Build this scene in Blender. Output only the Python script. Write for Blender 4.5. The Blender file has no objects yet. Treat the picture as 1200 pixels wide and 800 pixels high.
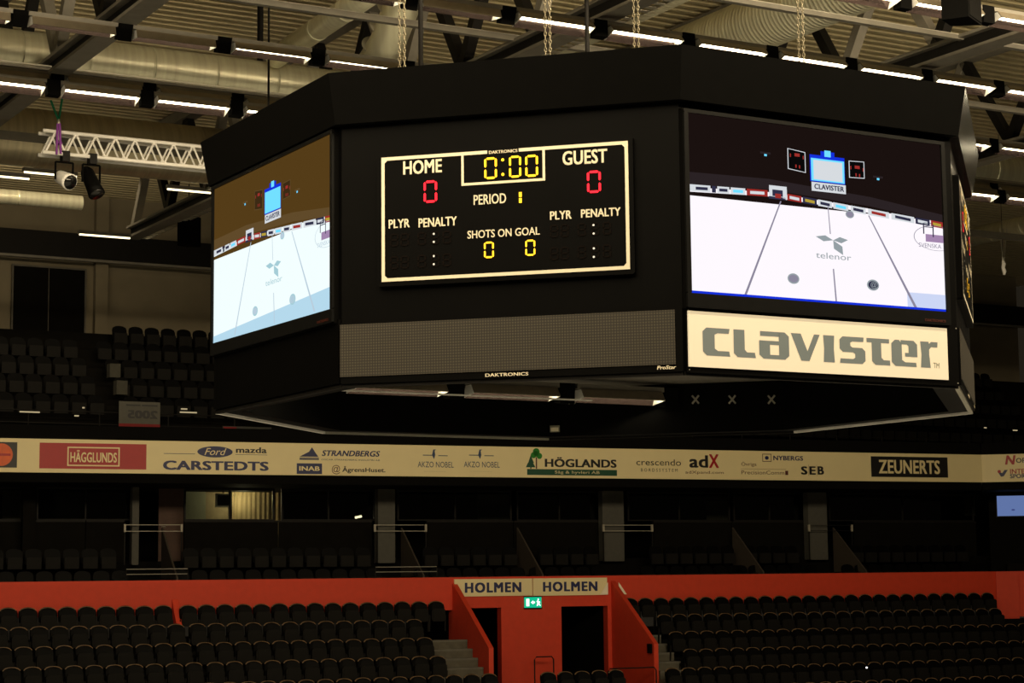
import bpy, math, random
from mathutils import Vector, Matrix
random.seed(7)
C = bpy.context.scene.collection
SC = bpy.context.scene
PI = math.pi

# ------------------------------------------------------------------ camera
FPX, PITCH, ROLL = 2309.2, 0.118, -0.0104
cd = bpy.data.cameras.new('camera'); cam = bpy.data.objects.new('camera', cd); C.objects.link(cam)
cd.sensor_width = 36; cd.lens = FPX / 1200 * 36; cd.clip_end = 400; cd.clip_start = 0.5
_r0 = Vector((1, 0, 0)); _u0 = Vector((0, -math.sin(PITCH), math.cos(PITCH))); _f = Vector((0, math.cos(PITCH), math.sin(PITCH)))
_c, _s = math.cos(ROLL), math.sin(ROLL)
_rt = _c * _r0 + _s * _u0; _up = -_s * _r0 + _c * _u0
cam.matrix_world = Matrix(((_rt.x, _up.x, -_f.x, 0), (_rt.y, _up.y, -_f.y, 0), (_rt.z, _up.z, -_f.z, 0), (0, 0, 0, 1)))
SC.camera = cam
# ------------------------------------------------------------------ world, exposure
w = bpy.data.worlds.new('world'); SC.world = w; w.use_nodes = True
w.node_tree.nodes['Background'].inputs[0].default_value = (1.0, 0.80, 0.52, 1)
w.node_tree.nodes['Background'].inputs[1].default_value = 0.014
vs = SC.view_settings
vs.view_transform = 'Standard'; vs.look = 'None'; vs.gamma = 1; vs.use_curve_mapping = False; vs.exposure = 0.0
LIGHT = (1.0, 0.81, 0.52)
TUBE = 16.0          # fluorescent tubes in view
NEAR_W = 1500.0      # the lamp rows over the near half of the rink
ROOF_YAW = 0.518

def rot2(yaw): return (math.cos(yaw), math.sin(yaw))
NEAR_W_WALL = 260.0
for b in (9.5, 13.3, 17.1, 20.3):           # the rows of roof lamps over the near half of the rink
    ld = bpy.data.lights.new('lamp_row', 'AREA'); ld.shape = 'RECTANGLE'; ld.size = 34; ld.size_y = 0.22
    ld.energy = NEAR_W; ld.color = LIGHT
    lo = bpy.data.objects.new('lamp_row', ld); C.objects.link(lo)
    e = rot2(ROOF_YAW); a = 13
    lo.location = (a * e[0] - b * e[1], a * e[1] + b * e[0], 9.1)
    lo.rotation_euler = (math.radians(52), 0, ROOF_YAW)      # aimed across the rink at the far side

ld = bpy.data.lights.new('wall_fill_light', 'AREA'); ld.shape = 'RECTANGLE'; ld.size = 15; ld.size_y = 0.12
ld.energy = NEAR_W_WALL; ld.color = LIGHT
lo = bpy.data.objects.new('wall_fill_light', ld); C.objects.link(lo)      # added light without a fixture, brightens the back wall and duct
lo.location = (12 * e[0] - 50.6 * e[1], 12 * e[1] + 50.6 * e[0], 11.0); lo.rotation_euler = (math.radians(50), 0, ROOF_YAW)
# ------------------------------------------------------------------ helpers
def S(*c):
    return tuple(((v / 255) / 12.92 if v <= 10 else ((v / 255 + .055) / 1.055) ** 2.4) for v in c)
def ray(px, py):
    A = (px - 600) / FPX; B = (py - 400) / FPX
    a = _c * A + _s * B; b = -_s * A + _c * B
    return (a, math.cos(PITCH) + math.sin(PITCH) * b, math.sin(PITCH) - math.cos(PITCH) * b)
class Frame:
    """A vertical plane in the building: s runs along it, t behind it, z up."""
    def __init__(s, ox, oy, yaw):
        s.o = (ox, oy); s.yaw = yaw; s.e = rot2(yaw); s.n = (-s.e[1], s.e[0])
    def hit(s, px, py, t=0.0):
        d = ray(px, py)
        k = (t + s.o[0] * s.n[0] + s.o[1] * s.n[1]) / (d[0] * s.n[0] + d[1] * s.n[1])
        x, y = d[0] * k - s.o[0], d[1] * k - s.o[1]
        return x * s.e[0] + y * s.e[1], d[2] * k
    def hitz(s, px, py, z):
        d = ray(px, py); k = z / d[2]; x, y = d[0] * k - s.o[0], d[1] * k - s.o[1]
        return x * s.e[0] + y * s.e[1], x * s.n[0] + y * s.n[1]
    def w(s, a, t, z=0.0):
        return Vector((s.o[0] + a * s.e[0] + t * s.n[0], s.o[1] + a * s.e[1] + t * s.n[1], z))
LO = Frame(0, 58, 0.40)            # lower stand, suites, fascia
UP = Frame(-13.6, 52.3, ROOF_YAW)  # upper stand and back wall
RF = Frame(0, 0, ROOF_YAW)         # roof

MATS = {}
def mat(name, col, rough=.6, metal=0.0, emit=None, strength=1.0, noise=0.0, nscale=8.0, bump=0.0, spec=.5, coat=0.0):
    if name in MATS: return MATS[name]
    m = bpy.data.materials.new(name); m.use_nodes = True
    nt = m.node_tree; B = nt.nodes['Principled BSDF']
    B.inputs['Base Color'].default_value = (*col, 1); B.inputs['Roughness'].default_value = rough
    B.inputs['Metallic'].default_value = metal; B.inputs['Specular IOR Level'].default_value = spec
    if coat: B.inputs['Coat Weight'].default_value = coat
    if emit:
        B.inputs['Emission Color'].default_value = (*emit, 1); B.inputs['Emission Strength'].default_value = strength
    if noise or bump:
        tc = nt.nodes.new('ShaderNodeTexCoord'); n = nt.nodes.new('ShaderNodeTexNoise')
        n.inputs['Scale'].default_value = nscale; n.inputs['Detail'].default_value = 5
        nt.links.new(tc.outputs['Object'], n.inputs['Vector'])
        if noise:
            mx = nt.nodes.new('ShaderNodeMix'); mx.data_type = 'RGBA'
            mx.inputs[6].default_value = (*[c * (1 - noise) for c in col], 1)
            mx.inputs[7].default_value = (*[min(1, c * (1 + noise)) for c in col], 1)
            nt.links.new(n.outputs['Fac'], mx.inputs[0]); nt.links.new(mx.outputs[2], B.inputs['Base Color'])
        if bump:
            bp = nt.nodes.new('ShaderNodeBump'); bp.inputs['Strength'].default_value = bump; bp.inputs['Distance'].default_value = .02
            nt.links.new(n.outputs['Fac'], bp.inputs['Height']); nt.links.new(bp.outputs['Normal'], B.inputs['Normal'])
    MATS[name] = m
    return m
def glow(name, col, strength):
    return mat(name, (0.0, 0.0, 0.0), rough=.5, emit=col, strength=strength, spec=0.0)

black = mat('black_housing', (.0022, .0021, .0020), rough=.5, noise=.3, nscale=3, spec=.06)
blackm = mat('black_matte', (.0022, .0021, .0019), rough=.8, noise=.3, spec=.06)
glossb = mat('glossy_black', (.008, .0075, .007), rough=.22, noise=.3, nscale=1.5, bump=.25, spec=.22)
bezelm = mat('bezel_black', (.007, .007, .007), rough=.4, noise=.2, spec=.12)
white = mat('white_vinyl', S(250, 240, 215), rough=.5, noise=.03)
cream = mat('cream_print', S(238, 222, 172), rough=.55, noise=.05, nscale=2)
navy = mat('navy_print', S(28, 35, 86), rough=.5, noise=.1)
blackp = mat('black_print', S(22, 20, 22), rough=.5, noise=.1)
bluep = mat('blue_print', S(40, 62, 100), rough=.5, noise=.1)
greenp = mat('green_print', S(14, 74, 50), rough=.5, noise=.1)
leafp = mat('leaf_green_print', S(28, 130, 30), rough=.5, noise=.2, nscale=20)
redp = mat('red_print', S(170, 22, 28), rough=.5, noise=.1)
orangep = mat('orange_print', S(225, 90, 20), rough=.5, noise=.4, nscale=3)
greyp = mat('grey_print', S(140, 140, 120), rough=.5, noise=.05)
brownp = mat('brown_print', S(90, 40, 30), rough=.5, noise=.1)
orange = mat('orange_wall_paint', S(208, 60, 30), rough=.7, noise=.12, nscale=5)
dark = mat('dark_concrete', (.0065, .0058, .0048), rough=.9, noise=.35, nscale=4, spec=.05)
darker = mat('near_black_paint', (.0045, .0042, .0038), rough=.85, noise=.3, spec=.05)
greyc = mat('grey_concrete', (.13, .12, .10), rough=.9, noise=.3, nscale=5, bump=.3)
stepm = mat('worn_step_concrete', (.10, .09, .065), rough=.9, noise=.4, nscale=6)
wallm = mat('grey_back_wall', (.23, .195, .13), rough=.9, noise=.2, nscale=1.2)
troughm = mat('trough_paint', (.26, .22, .16), rough=.45, metal=.3, noise=.2)
steel = mat('painted_steel', (.20, .185, .155), rough=.6, noise=.25, nscale=4)
darksteel = mat('dark_steel', (.010, .009, .008), rough=.6, noise=.3, spec=.15)
def streaky(name, col, rough, metal, sx_=9.0):
    m = mat(name, col, rough=rough, metal=metal); nt = m.node_tree; B = nt.nodes['Principled BSDF']
    tc = nt.nodes.new('ShaderNodeTexCoord'); mp = nt.nodes.new('ShaderNodeMapping'); mp.inputs['Scale'].default_value = (sx_, .5, .5)
    n = nt.nodes.new('ShaderNodeTexNoise'); n.inputs['Scale'].default_value = 1.0; n.inputs['Detail'].default_value = 3
    nt.links.new(tc.outputs['Object'], mp.inputs[0]); nt.links.new(mp.outputs[0], n.inputs['Vector'])
    mx = nt.nodes.new('ShaderNodeMix'); mx.data_type = 'RGBA'; mx.inputs[6].default_value = (*[c * .6 for c in col], 1); mx.inputs[7].default_value = (*[min(1, c * 1.25) for c in col], 1)
    nt.links.new(n.outputs['Fac'], mx.inputs[0]); nt.links.new(mx.outputs[2], B.inputs['Base Color'])
    bp = nt.nodes.new('ShaderNodeBump'); bp.inputs['Strength'].default_value = .25; bp.inputs['Distance'].default_value = .01
    nt.links.new(n.outputs['Fac'], bp.inputs['Height']); nt.links.new(bp.outputs['Normal'], B.inputs['Normal']); return m
duct = streaky('spiral_duct_zinc', (.97, .88, .62), .34, .5)
refl = mat('mirror_reflector', (.10, .07, .065), rough=.25, metal=.8, noise=.3)
reflend = mat('white_reflector_end', (.85, .85, .82), rough=.5, noise=.05)
alu = mat('bright_aluminium', (.92, .90, .86), rough=.5, metal=.0, noise=.04)
galv = mat('galvanised_steel', (.55, .53, .46), rough=.45, metal=.6, noise=.15)
brass = mat('warm_chain_steel', (.26, .23, .16), rough=.45, metal=.6, noise=.2)
tube = glow('lit_fluorescent_tube', (1.0, .86, .56), TUBE)
seatback = mat('black_seat_plastic', (.0018, .0017, .0016), rough=.5, noise=.3, nscale=6, spec=.06)
seatrim = mat('seat_rim_highlight', (.20, .125, .065), rough=.4, noise=.5, nscale=9, spec=.5)  # lamp highlight painted in tan along the top edge of the black backrest
seatpan = mat('charcoal_seat_plastic', (.0095, .0088, .0078), rough=.6, noise=.25, nscale=6, spec=.08)
led_amber = glow('amber_led', (1.0, .50, .02), 3.0)
led_red = glow('red_led', (1.0, .02, .03), 2.6)
led_off = mat('unlit_led', (.0062, .0040, .0032), rough=.6, noise=.1, spec=.05)
icem = mat('white_ice', (.75, .78, .80), rough=.25, noise=.03)
glassd = mat('dark_window_glass', (.010, .010, .010), rough=.12, noise=.1)

class MB:
    """Collects shapes of one part; materials by slot."""
    def __init__(s): s.v = []; s.f = []; s.m = []; s.mats = []; s.smooth = []
    def mi(s, m):
        if m not in s.mats: s.mats.append(m)
        return s.mats.index(m)
    def add(s, vs, fs, m, smooth=False):
        o = len(s.v); s.v += [tuple(v) for v in vs]; i = s.mi(m)
        for f in fs: s.f.append(tuple(o + k for k in f)); s.m.append(i); s.smooth.append(smooth)
    def box(s, x0, x1, y0, y1, z0, z1, m):
        s.add([(x0, y0, z0), (x1, y0, z0), (x1, y1, z0), (x0, y1, z0), (x0, y0, z1), (x1, y0, z1), (x1, y1, z1), (x0, y1, z1)],
              [(0, 3, 2, 1), (4, 5, 6, 7), (0, 1, 5, 4), (1, 2, 6, 5), (2, 3, 7, 6), (3, 0, 4, 7)], m)
    def bbox(s, x0, x1, y0, y1, z0, z1, m, c=.01):
        """box with chamfered vertical and horizontal front edges"""
        P = [(x0 + c, z0), (x1 - c, z0), (x1, z0 + c), (x1, z1 - c), (x1 - c, z1), (x0 + c, z1), (x0, z1 - c), (x0, z0 + c)]
        s.prism(P, y0, y1, m)
    def prism(s, P, y0, y1, m, smooth=False):
        """polygon in x,z extruded along y"""
        n = len(P)
        s.add([(x, y0, z) for x, z in P] + [(x, y1, z) for x, z in P],
              [tuple(range(n)), tuple(range(2 * n - 1, n - 1, -1))] + [((i + 1) % n, i, n + i, n + (i + 1) % n) for i in range(n)], m, smooth)
    def prismx(s, P, x0, x1, m):
        """polygon in y,z extruded along x"""
        n = len(P)
        s.add([(x0, y, z) for y, z in P] + [(x1, y, z) for y, z in P],
              [tuple(range(n - 1, -1, -1)), tuple(range(n, 2 * n))] + [(i, (i + 1) % n, n + (i + 1) % n, n + i) for i in range(n)], m)
    def prismz(s, P, z0, z1, m):
        n = len(P)
        s.add([(x, y, z0) for x, y in P] + [(x, y, z1) for x, y in P],
              [tuple(range(n - 1, -1, -1)), tuple(range(n, 2 * n))] + [(i, (i + 1) % n, n + (i + 1) % n, n + i) for i in range(n)], m)
    def tube(s, pts, r, m, n=8, closed=False, cap=True):
        pts = [Vector(p) for p in pts]; N = len(pts); rings = []
        for i, p in enumerate(pts):
            if closed: d = pts[(i + 1) % N] - pts[i - 1]
            else: d = (pts[min(i + 1, N - 1)] - pts[max(i - 1, 0)])
            d.normalize()
            a = d.cross(Vector((0, 0, 1)) if abs(d.z) < .95 else Vector((1, 0, 0))).normalized(); b = d.cross(a)
            rr = r[i] if isinstance(r, (list, tuple)) else r
            rings.append([p + a * rr * math.cos(2 * PI * k / n) + b * rr * math.sin(2 * PI * k / n) for k in range(n)])
        vs = [v for g in rings for v in g]; fs = []
        for i in range(N if closed else N - 1):
            j = (i + 1) % N
            for k in range(n): fs.append((i * n + k, i * n + (k + 1) % n, j * n + (k + 1) % n, j * n + k))
        if cap and not closed: fs += [tuple(range(n - 1, -1, -1)), tuple((N - 1) * n + k for k in range(n))]
        s.add(vs, fs, m, n > 6)
    def bar(s, p, q, w, h, m):
        """rectangular bar from p to q"""
        p, q = Vector(p), Vector(q); d = (q - p).normalized()
        a = d.cross(Vector((0, 0, 1)) if abs(d.z) < .95 else Vector((0, 1, 0))).normalized() * w / 2; b = d.cross(a).normalized() * h / 2
        s.add([p - a - b, p + a - b, p + a + b, p - a + b, q - a - b, q + a - b, q + a + b, q - a + b],
              [(0, 3, 2, 1), (4, 5, 6, 7), (0, 1, 5, 4), (1, 2, 6, 5), (2, 3, 7, 6), (3, 0, 4, 7)], m)
    def quad(s, P, y, m):
        """flat print polygon on the x,z plane at depth y"""
        s.add([(x, y, z) for x, z in P], [tuple(range(len(P)))], m)
    def rect(s, x0, z0, x1, z1, y, m): s.quad([(x0, z0), (x1, z0), (x1, z1), (x0, z1)], y, m)
    def frame(s, x0, z0, x1, z1, t, y, m):
        s.rect(x0, z0, x1, z0 + t, y, m); s.rect(x0, z1 - t, x1, z1, y, m)
        s.rect(x0, z0 + t, x0 + t, z1 - t, y, m); s.rect(x1 - t, z0 + t, x1, z1 - t, y, m)
    def disc(s, cx, cz, rx, rz, y, m, n=24):
        s.quad([(cx + rx * math.cos(2 * PI * k / n), cz + rz * math.sin(2 * PI * k / n)) for k in range(n)], y, m)
    def text(s, string, x0, z0, x1, z1, y, m, bold=.0, shear=0.0, flip=False, space=1.0):
        """lettering stretched to the box"""
        cu = bpy.data.curves.new('t', 'FONT'); cu.body = string; cu.size = 1; cu.shear = shear; cu.resolution_u = 3; cu.space_character = space * (1 + bold)
        ob = bpy.data.objects.new('t', cu); C.objects.link(ob)
        dg = bpy.context.evaluated_depsgraph_get(); me = bpy.data.meshes.new_from_object(ob.evaluated_get(dg))
        vs = [v.co.copy() for v in me.vertices]; fs = [tuple(p.vertices) for p in me.polygons]
        bpy.data.objects.remove(ob); bpy.data.curves.remove(cu); bpy.data.meshes.remove(me)
        if not vs: return
        if bold > .012:
            V0, F0 = list(vs), list(fs); B_ = bold * 1.0; vs, fs = [], []
            for dx, dy in ((-B_, -B_ * .5), (B_, -B_ * .5), (-B_, B_ * .5), (B_, B_ * .5), (0, 0)):
                o_ = len(vs); vs += [Vector((v.x + dx, v.y + dy, len(vs) / max(1, len(V0)) * .0007)) for v in V0]; fs += [tuple(k + o_ for k in f) for f in F0]
        a0, a1 = min(v.x for v in vs), max(v.x for v in vs); b0, b1 = min(v.y for v in vs), max(v.y for v in vs)
        fx = lambda v: x0 + (v.x - a0) / (a1 - a0) * (x1 - x0)
        if flip: fx = lambda v: x1 - (v.x - a0) / (a1 - a0) * (x1 - x0)
        s.add([(fx(v), y - v.z, z0 + (v.y - b0) / (b1 - b0) * (z1 - z0)) for v in vs], fs, m)
    def build(s, name, parent=None, loc=(0, 0, 0), rz=0.0, label=None):
        me = bpy.data.meshes.new(name); me.from_pydata(s.v, [], s.f)
        for m in s.mats: me.materials.append(m)
        me.polygons.foreach_set('material_index', s.m); me.polygons.foreach_set('use_smooth', s.smooth); me.update()
        o = bpy.data.objects.new(name, me); C.objects.link(o); o.parent = parent; o.location = loc; o.rotation_euler = (0, 0, rz)
        if label: o['label'] = label
        return o
def tag(o, label, cat, group=None, kind=None):
    if label: o['label'] = label
    if cat: o['category'] = cat
    if group: o['group'] = group
    if kind: o['kind'] = kind
    return o
def thing(name, label, cat, loc=(0, 0, 0), rz=0.0, group=None):
    o = bpy.data.objects.new(name, None); C.objects.link(o); o.empty_display_size = .2
    o.location = loc; o.rotation_euler = (0, 0, rz); return tag(o, label, cat, group)
def struct(o): o['kind'] = 'structure'; return o
def kids(o): return [c for c in C.objects if c.parent == o]
def dup(root, tree, loc, rz, label, group=None):
    r = root.copy(); C.objects.link(r); r.location = loc; r.rotation_euler = (0, 0, rz); r['label'] = label
    if group: r['group'] = group
    for ch, subs in tree:
        c = ch.copy(); C.objects.link(c); c.parent = r
        for g in subs:
            d = g.copy(); C.objects.link(d); d.parent = c
    return r
ORD = ['first', 'second', 'third', 'fourth', 'fifth', 'sixth', 'seventh', 'eighth', 'ninth', 'tenth', 'eleventh', 'twelfth', 'thirteenth',
       'fourteenth', 'fifteenth', 'sixteenth', 'seventeenth', 'eighteenth', 'nineteenth', 'twentieth']
ORD += ['twenty-' + o for o in ORD[:9]] + ['thirtieth'] + ['thirty-' + o for o in ORD[:9]] + ['fortieth']

# ------------------------------------------------------------------ setting: roof, ice, back wall
mb = MB()     # corrugated roof deck, ribs along the lamp rows
z0, zb = 12.1, 12.0
P = []
b = 18.0
vs_, fs_ = [], []
prof = []
while b < 66:
    prof += [(b, 12.0), (b + .13, 12.0), (b + .17, 12.11), (b + .30, 12.11)]; b += .34
for (bb, zz) in prof: vs_ += [(-20, bb, zz), (60, bb, zz)]
for i in range(len(prof) - 1): fs_.append((2 * i, 2 * i + 1, 2 * i + 3, 2 * i + 2))
deckm = mat('corrugated_roof_deck', (.58, .50, .31), rough=.5, metal=.25, noise=.2, nscale=3)
mb.add(vs_, fs_, deckm)
mb.box(-20, 60, -12, 18, 12.05, 12.2, deckm)
mb.box(-20, 60, 18, 66, 12.13, 12.2, deckm)
struct(mb.build('ceiling', rz=ROOF_YAW))
mb = MB(); mb.box(-18, 44, 6, 37, -7.6, -7.5, icem); struct(mb.build('floor', rz=ROOF_YAW))

ubase = tuple(UP.w(0, 0))
mb = MB(); mb.box(-3, 44, 7.6, 7.9, 3.5, 12.0, wallm)
mb.box(4.85, 5.25, 7.35, 7.6, 5, 12.0, wallm)                    # pilaster
for s in (13.5, 22, 30.5): mb.box(s, s + .4, 7.35, 7.6, 5, 12.0, wallm)
struct(mb.build('wall_back', loc=ubase, rz=ROOF_YAW))
mb = MB(); mb.box(-3, 44, 7.15, 7.6, 9.95, 10.72, darksteel)
mb.box(-3, 44, 7.1, 7.2, 9.85, 9.93, steel)
struct(mb.build('trim_1', loc=ubase, rz=ROOF_YAW))
# framed dark panel set in the back wall
pn = thing('wall_panel', 'large dark rectangular panel with a thin pale frame on the upper back wall', 'panel', UP.w(2.25, 7.55, 7.0), ROOF_YAW)
mb = MB(); mb.box(0, 2.35, -.03, 0, 0, 2.62, dark); mb.build('panel', pn)
mb = MB()
for x in (0, 2.30): mb.box(x, x + .05, -.07, .0, 0, 2.67, greyc)
mb.box(.05, 2.30, -.07, .0, 2.62, 2.67, greyc); mb.box(1.15, 1.17, -.04, -.03, 0, 2.62, greyc)
mb.build('frame', pn)

# roof trusses across the lamp rows
def truss(a, label):
    t = thing('roof_truss', label, 'truss', RF.w(a, 18, 9.2), ROOF_YAW, 'steel roof trusses')
    L = 33.2
    mb = MB(); mb.box(-.19, .19, 0, L, .0, .06, steel); mb.box(-.19, .19, 0, L, .28, .34, steel); mb.box(-.06, .06, 0, L, .06, .28, darksteel)
    mb.build('bottom_chord', t)
    mb = MB(); mb.box(-.17, .17, 0, L, 2.45, 2.75, steel); mb.build('top_chord', t)
    k = 0; y = .6
    while y < L - 1.6:
        mb = MB(); mb.bar((0, y, .34), (0, y + 1.35, 2.47), .2, .2, darksteel if k % 3 else steel); mb.build('web', t)
        mb = MB(); mb.bar((0, y + 1.35, 2.47), (0, y + 2.7, .34), .2, .2, steel if k % 2 else darksteel); mb.build('web', t)
        y += 2.7; k += 1
    return t
for a, d in ((3.3, 'at the far left end of the lamp rows'), (10.3, 'crossing the wide silver duct at upper left'), (17.3, 'above the scoreboard beside the cable tray'),
             (24.25, 'above the right video screen'), (31.2, 'beyond the right edge of the scoreboard')):
    truss(a, 'grey steel roof truss ' + d)
# slender purlins and conduits along the rows
for b, z, h, d in ((29.9, 9.55, .10, 'above the single lamp row at left'), (34.9, 9.30, .05, 'above the double lamp row'), (38.6, 8.85, .16, 'under the double lamp row'),
                   (26.0, 9.5, .08, 'above the lamp row over the scoreboard')):
    mb = MB(); mb.bar((-4, b, z), (42, b, z), .12, h, steel); mb.bar((-4, b + .12, z + .1), (42, b + .12, z + .1), .03, .03, galv)
    tag(mb.build('roof_rail', rz=ROOF_YAW), 'thin grey steel rail ' + d, 'rail')

# ------------------------------------------------------------------ ducts
def spiral(name, label, p, q, r, group=None, rib=.5, m=duct, pr=.006, n=40):
    p, q = Vector(p), Vector(q); d = q - p; L = d.length; k = int(L / rib); rs = []; pts = []
    for i in range(k):
        for u, rr in ((0, 0), (1 - .035 / rib, 0), (1 - .03 / rib, pr), (1 - .01 / rib, pr)) if pr < .01 else ((0, 0), (.35, pr * .8), (.5, pr), (.65, pr * .8)):
            pts.append(Vector((L * (i + u) / k, 0, 0))); rs.append(r + rr)
    mb = MB()
    if pr < .01:
        mb.tube([Vector((0, 0, 0)), Vector((L, 0, 0))], r, m, n=n)
        for i in range(1, int(L / 1.3)): mb.tube([Vector((i * 1.3, 0, 0)), Vector((i * 1.3 + .05, 0, 0))], r + pr * 1.5, m, n=n, cap=True)
    else: mb.tube(pts, rs, m, n=n)
    o = mb.build(name, loc=tuple(p)); o.rotation_euler = d.to_track_quat('X', 'Z').to_euler()
    return tag(o, label, 'duct', group)
W = RF.w
spiral('ventilation_duct', 'wide spiral silver duct running behind the single lamp row at upper left', W(-3, 36.5, 10.02), W(42, 36.5, 10.02), .40)
spiral('ventilation_duct', 'very wide dull duct behind the bright box truss', W(-3, 44.3, 10.15), W(38, 44.3, 10.15), .68, m=streaky('dull_duct_zinc', (.60, .53, .36), .38, .6))
spiral('ventilation_duct', 'narrow bright duct near the upper back wall at left', W(4, 52.3, 10.3), W(16.2, 52.3, 10.3), .20)
spiral('flexible_duct', 'corrugated flexible duct crossing above the right video screen', W(22.6, 24, 10.55), W(22.6, 35.5, 10.55), .52, rib=.11, pr=.022)
spiral('flexible_duct', 'corrugated duct crossing above the middle of the scoreboard roof', W(20.1, 24, 10.75), W(20.1, 34, 10.75), .36, rib=.11, pr=.02)
spiral('flexible_duct', 'short slim duct crossing above the left video screen', W(15.1, 30, 10.6), W(15.1, 36.0, 10.4), .22)
spiral('ventilation_duct', 'bright slim duct beyond the right edge of the scoreboard', W(41.2, 38, 10.0), W(41.2, 46, 10.0), .28)
mb = MB()    # dropping duct elbow
c0 = W(16.2, 31.6, 0)
mb.tube([W(16.1, 33.6, 9.75), W(16.1, 32.9, 10.1), W(16.1, 32.0, 10.9), W(16.1, 31.2, 11.8)], .34, duct, n=24)
for i in range(8):
    u = i / 7; p = W(16.1, 33.6 - 2.4 * u, 9.75 + 2.05 * u)
    q = p + (W(16.1, 31.2, 11.8) - W(16.1, 33.6, 9.75)).normalized() * .03
    mb.tube([p, q], .37, galv, n=24)
tag(mb.build('duct_elbow'), 'shiny silver duct dropping steeply from the roof above the scoreboard', 'duct')

# ------------------------------------------------------------------ fluorescent trough lamps
def fixture_parts(root, mir=1, one=True):
    L = 1.40
    def P(pts): return [(y, z) for y, z in pts]
    mb = MB()
    prof = [(-.17, -.03), (-.08, .09), (.08, .075), (.15, -.10)]
    for i in range(3):
        (ya, za), (yb, zb_) = prof[i], prof[i + 1]
        dy, dz = yb - ya, zb_ - za; l = math.hypot(dy, dz); ny, nz = -dz / l * .006, dy / l * .006
        mb.prismx([(ya, za), (yb, zb_), (yb + ny, zb_ + nz), (ya + ny, za + nz)], 0, L, refl)
        mb.prismx([(ya + ny, za + nz), (yb + ny, zb_ + nz), (yb + 2 * ny, zb_ + 2 * nz), (ya + 2 * ny, za + 2 * nz)], 0, L, troughm)
    mb.build('reflector', root)
    for x in (0, L - .006):
        mb = MB(); mb.prismx([(-.17, -.03), (-.08, .09), (.08, .075), (.15, -.10)][::-1], x, x + .006, reflend); mb.build('end_plate', root)
    mb = MB(); mb.prismx([(-.07, .10), (.07, .09), (.06, .17), (-.06, .17)], -.05, L + .05, steel); mb.build('housing', root)
    mb = MB(); mb.tube([(.02, -.02, .01), (L - .02, -.02, .01)], .028, tube, n=8); mb.build('tube', root)
    mb = MB(); mb.box(L + .06, L + .30, -.08, .10, -.12, .17, blackm); mb.build('ballast_box', root)
proto = thing('trough_lamp', 'x', 'lamp', (0, 0, 0), ROOF_YAW)
fixture_parts(proto)
ptree = [(k, []) for k in kids(proto)]
first = [True]
def put(a, b, z, label, group=None, tilt=0.0):
    if first[0]:
        first[0] = False; proto.location = RF.w(a, b, z); proto['label'] = label; proto.rotation_euler.x = tilt
        if group: proto['group'] = group
    else: dup(proto, ptree, RF.w(a, b, z), ROOF_YAW, label, group).rotation_euler.x = tilt
def row(b, z, a_end, n0, n1, desc, tilt=None):
    k = 0
    for i in range(n0, n1):
        put(a_end + 1.762 * i - 1.40, b, z, f'lit trough lamp, {ORD[k]} from left in {desc}', 'fluorescent trough lamps in roof rows', tilt(i) if tilt else 0.0); k += 1
row(23.5, 9.02, 20.47, -5, 6, 'the nearest lamp row at upper right')
row(26.9, 8.94, 20.40, -6, 9, 'the lamp row running over the scoreboard', lambda i: .30 if i < -2 else -.05 + random.uniform(-.04, .03))
row(31.1, 9.06, 10.13, -2, 17, 'the single row above the silver duct', lambda i: .30 + random.uniform(-.02, .02) if i < 2 else (.12 if i < 4 else 0))
row(34.8, 9.06, 10.10, -2, 16, 'the upper line of the double lamp row', lambda i: -.1)
row(34.35, 8.80, 9.90, -2, 16, 'the lower line of the double lamp row', lambda i: -.1)
# lamps lighting the hollow of the scoreboard
for i, a in enumerate((11.25, 13.05, 14.85)):
    put(a, 24.15, 2.565, ['leftmost', 'middle', 'rightmost'][i] + ' of three lit trough lamps hanging under the scoreboard', 'trough lamps under the scoreboard', .08)
mb = MB(); mb.bar((10.9, 23.85, 2.47), (14.9, 23.85, 2.47), .03, .02, alu)
tag(mb.build('lamp_rail', rz=ROOF_YAW), 'thin pale rail along the trough lamps under the scoreboard', 'rail')
# single tubes by the upper back wall
def strip(px, py, b, length, label):
    d = ray(px, py); k = b / (d[0] * RF.n[0] + d[1] * RF.n[1]); z = d[2] * k; a = (d[0] * RF.e[0] + d[1] * RF.e[1]) * k
    t = thing('strip_lamp', label, 'lamp', RF.w(a, b, z), ROOF_YAW, 'single strip lamps by the back wall')
    mb = MB(); mb.box(0, length, -.05, .08, .03, .12, steel); mb.build('housing', t)
    mb = MB(); mb.tube([(.02, -.02, .01), (length - .02, -.02, .01)], .025, tube2, n=6); mb.build('tube', t)
tube2 = glow('lit_far_tube', (1.0, .84, .50), 3.0)
strip(92, 275, 49.5, 1.4, 'single lit strip lamp on the dark beam of the upper back wall')
strip(195, 222, 45.2, 1.4, 'lit strip lamp just left of the hood of the scoreboard')
strip(27, 202, 45.2, 1.3, 'lit strip lamp under the wide dull duct beside the stage spotlights')
strip(-15, 206, 45.2, 1.0, 'lit strip lamp at the left edge under the wide dull duct')

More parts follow.
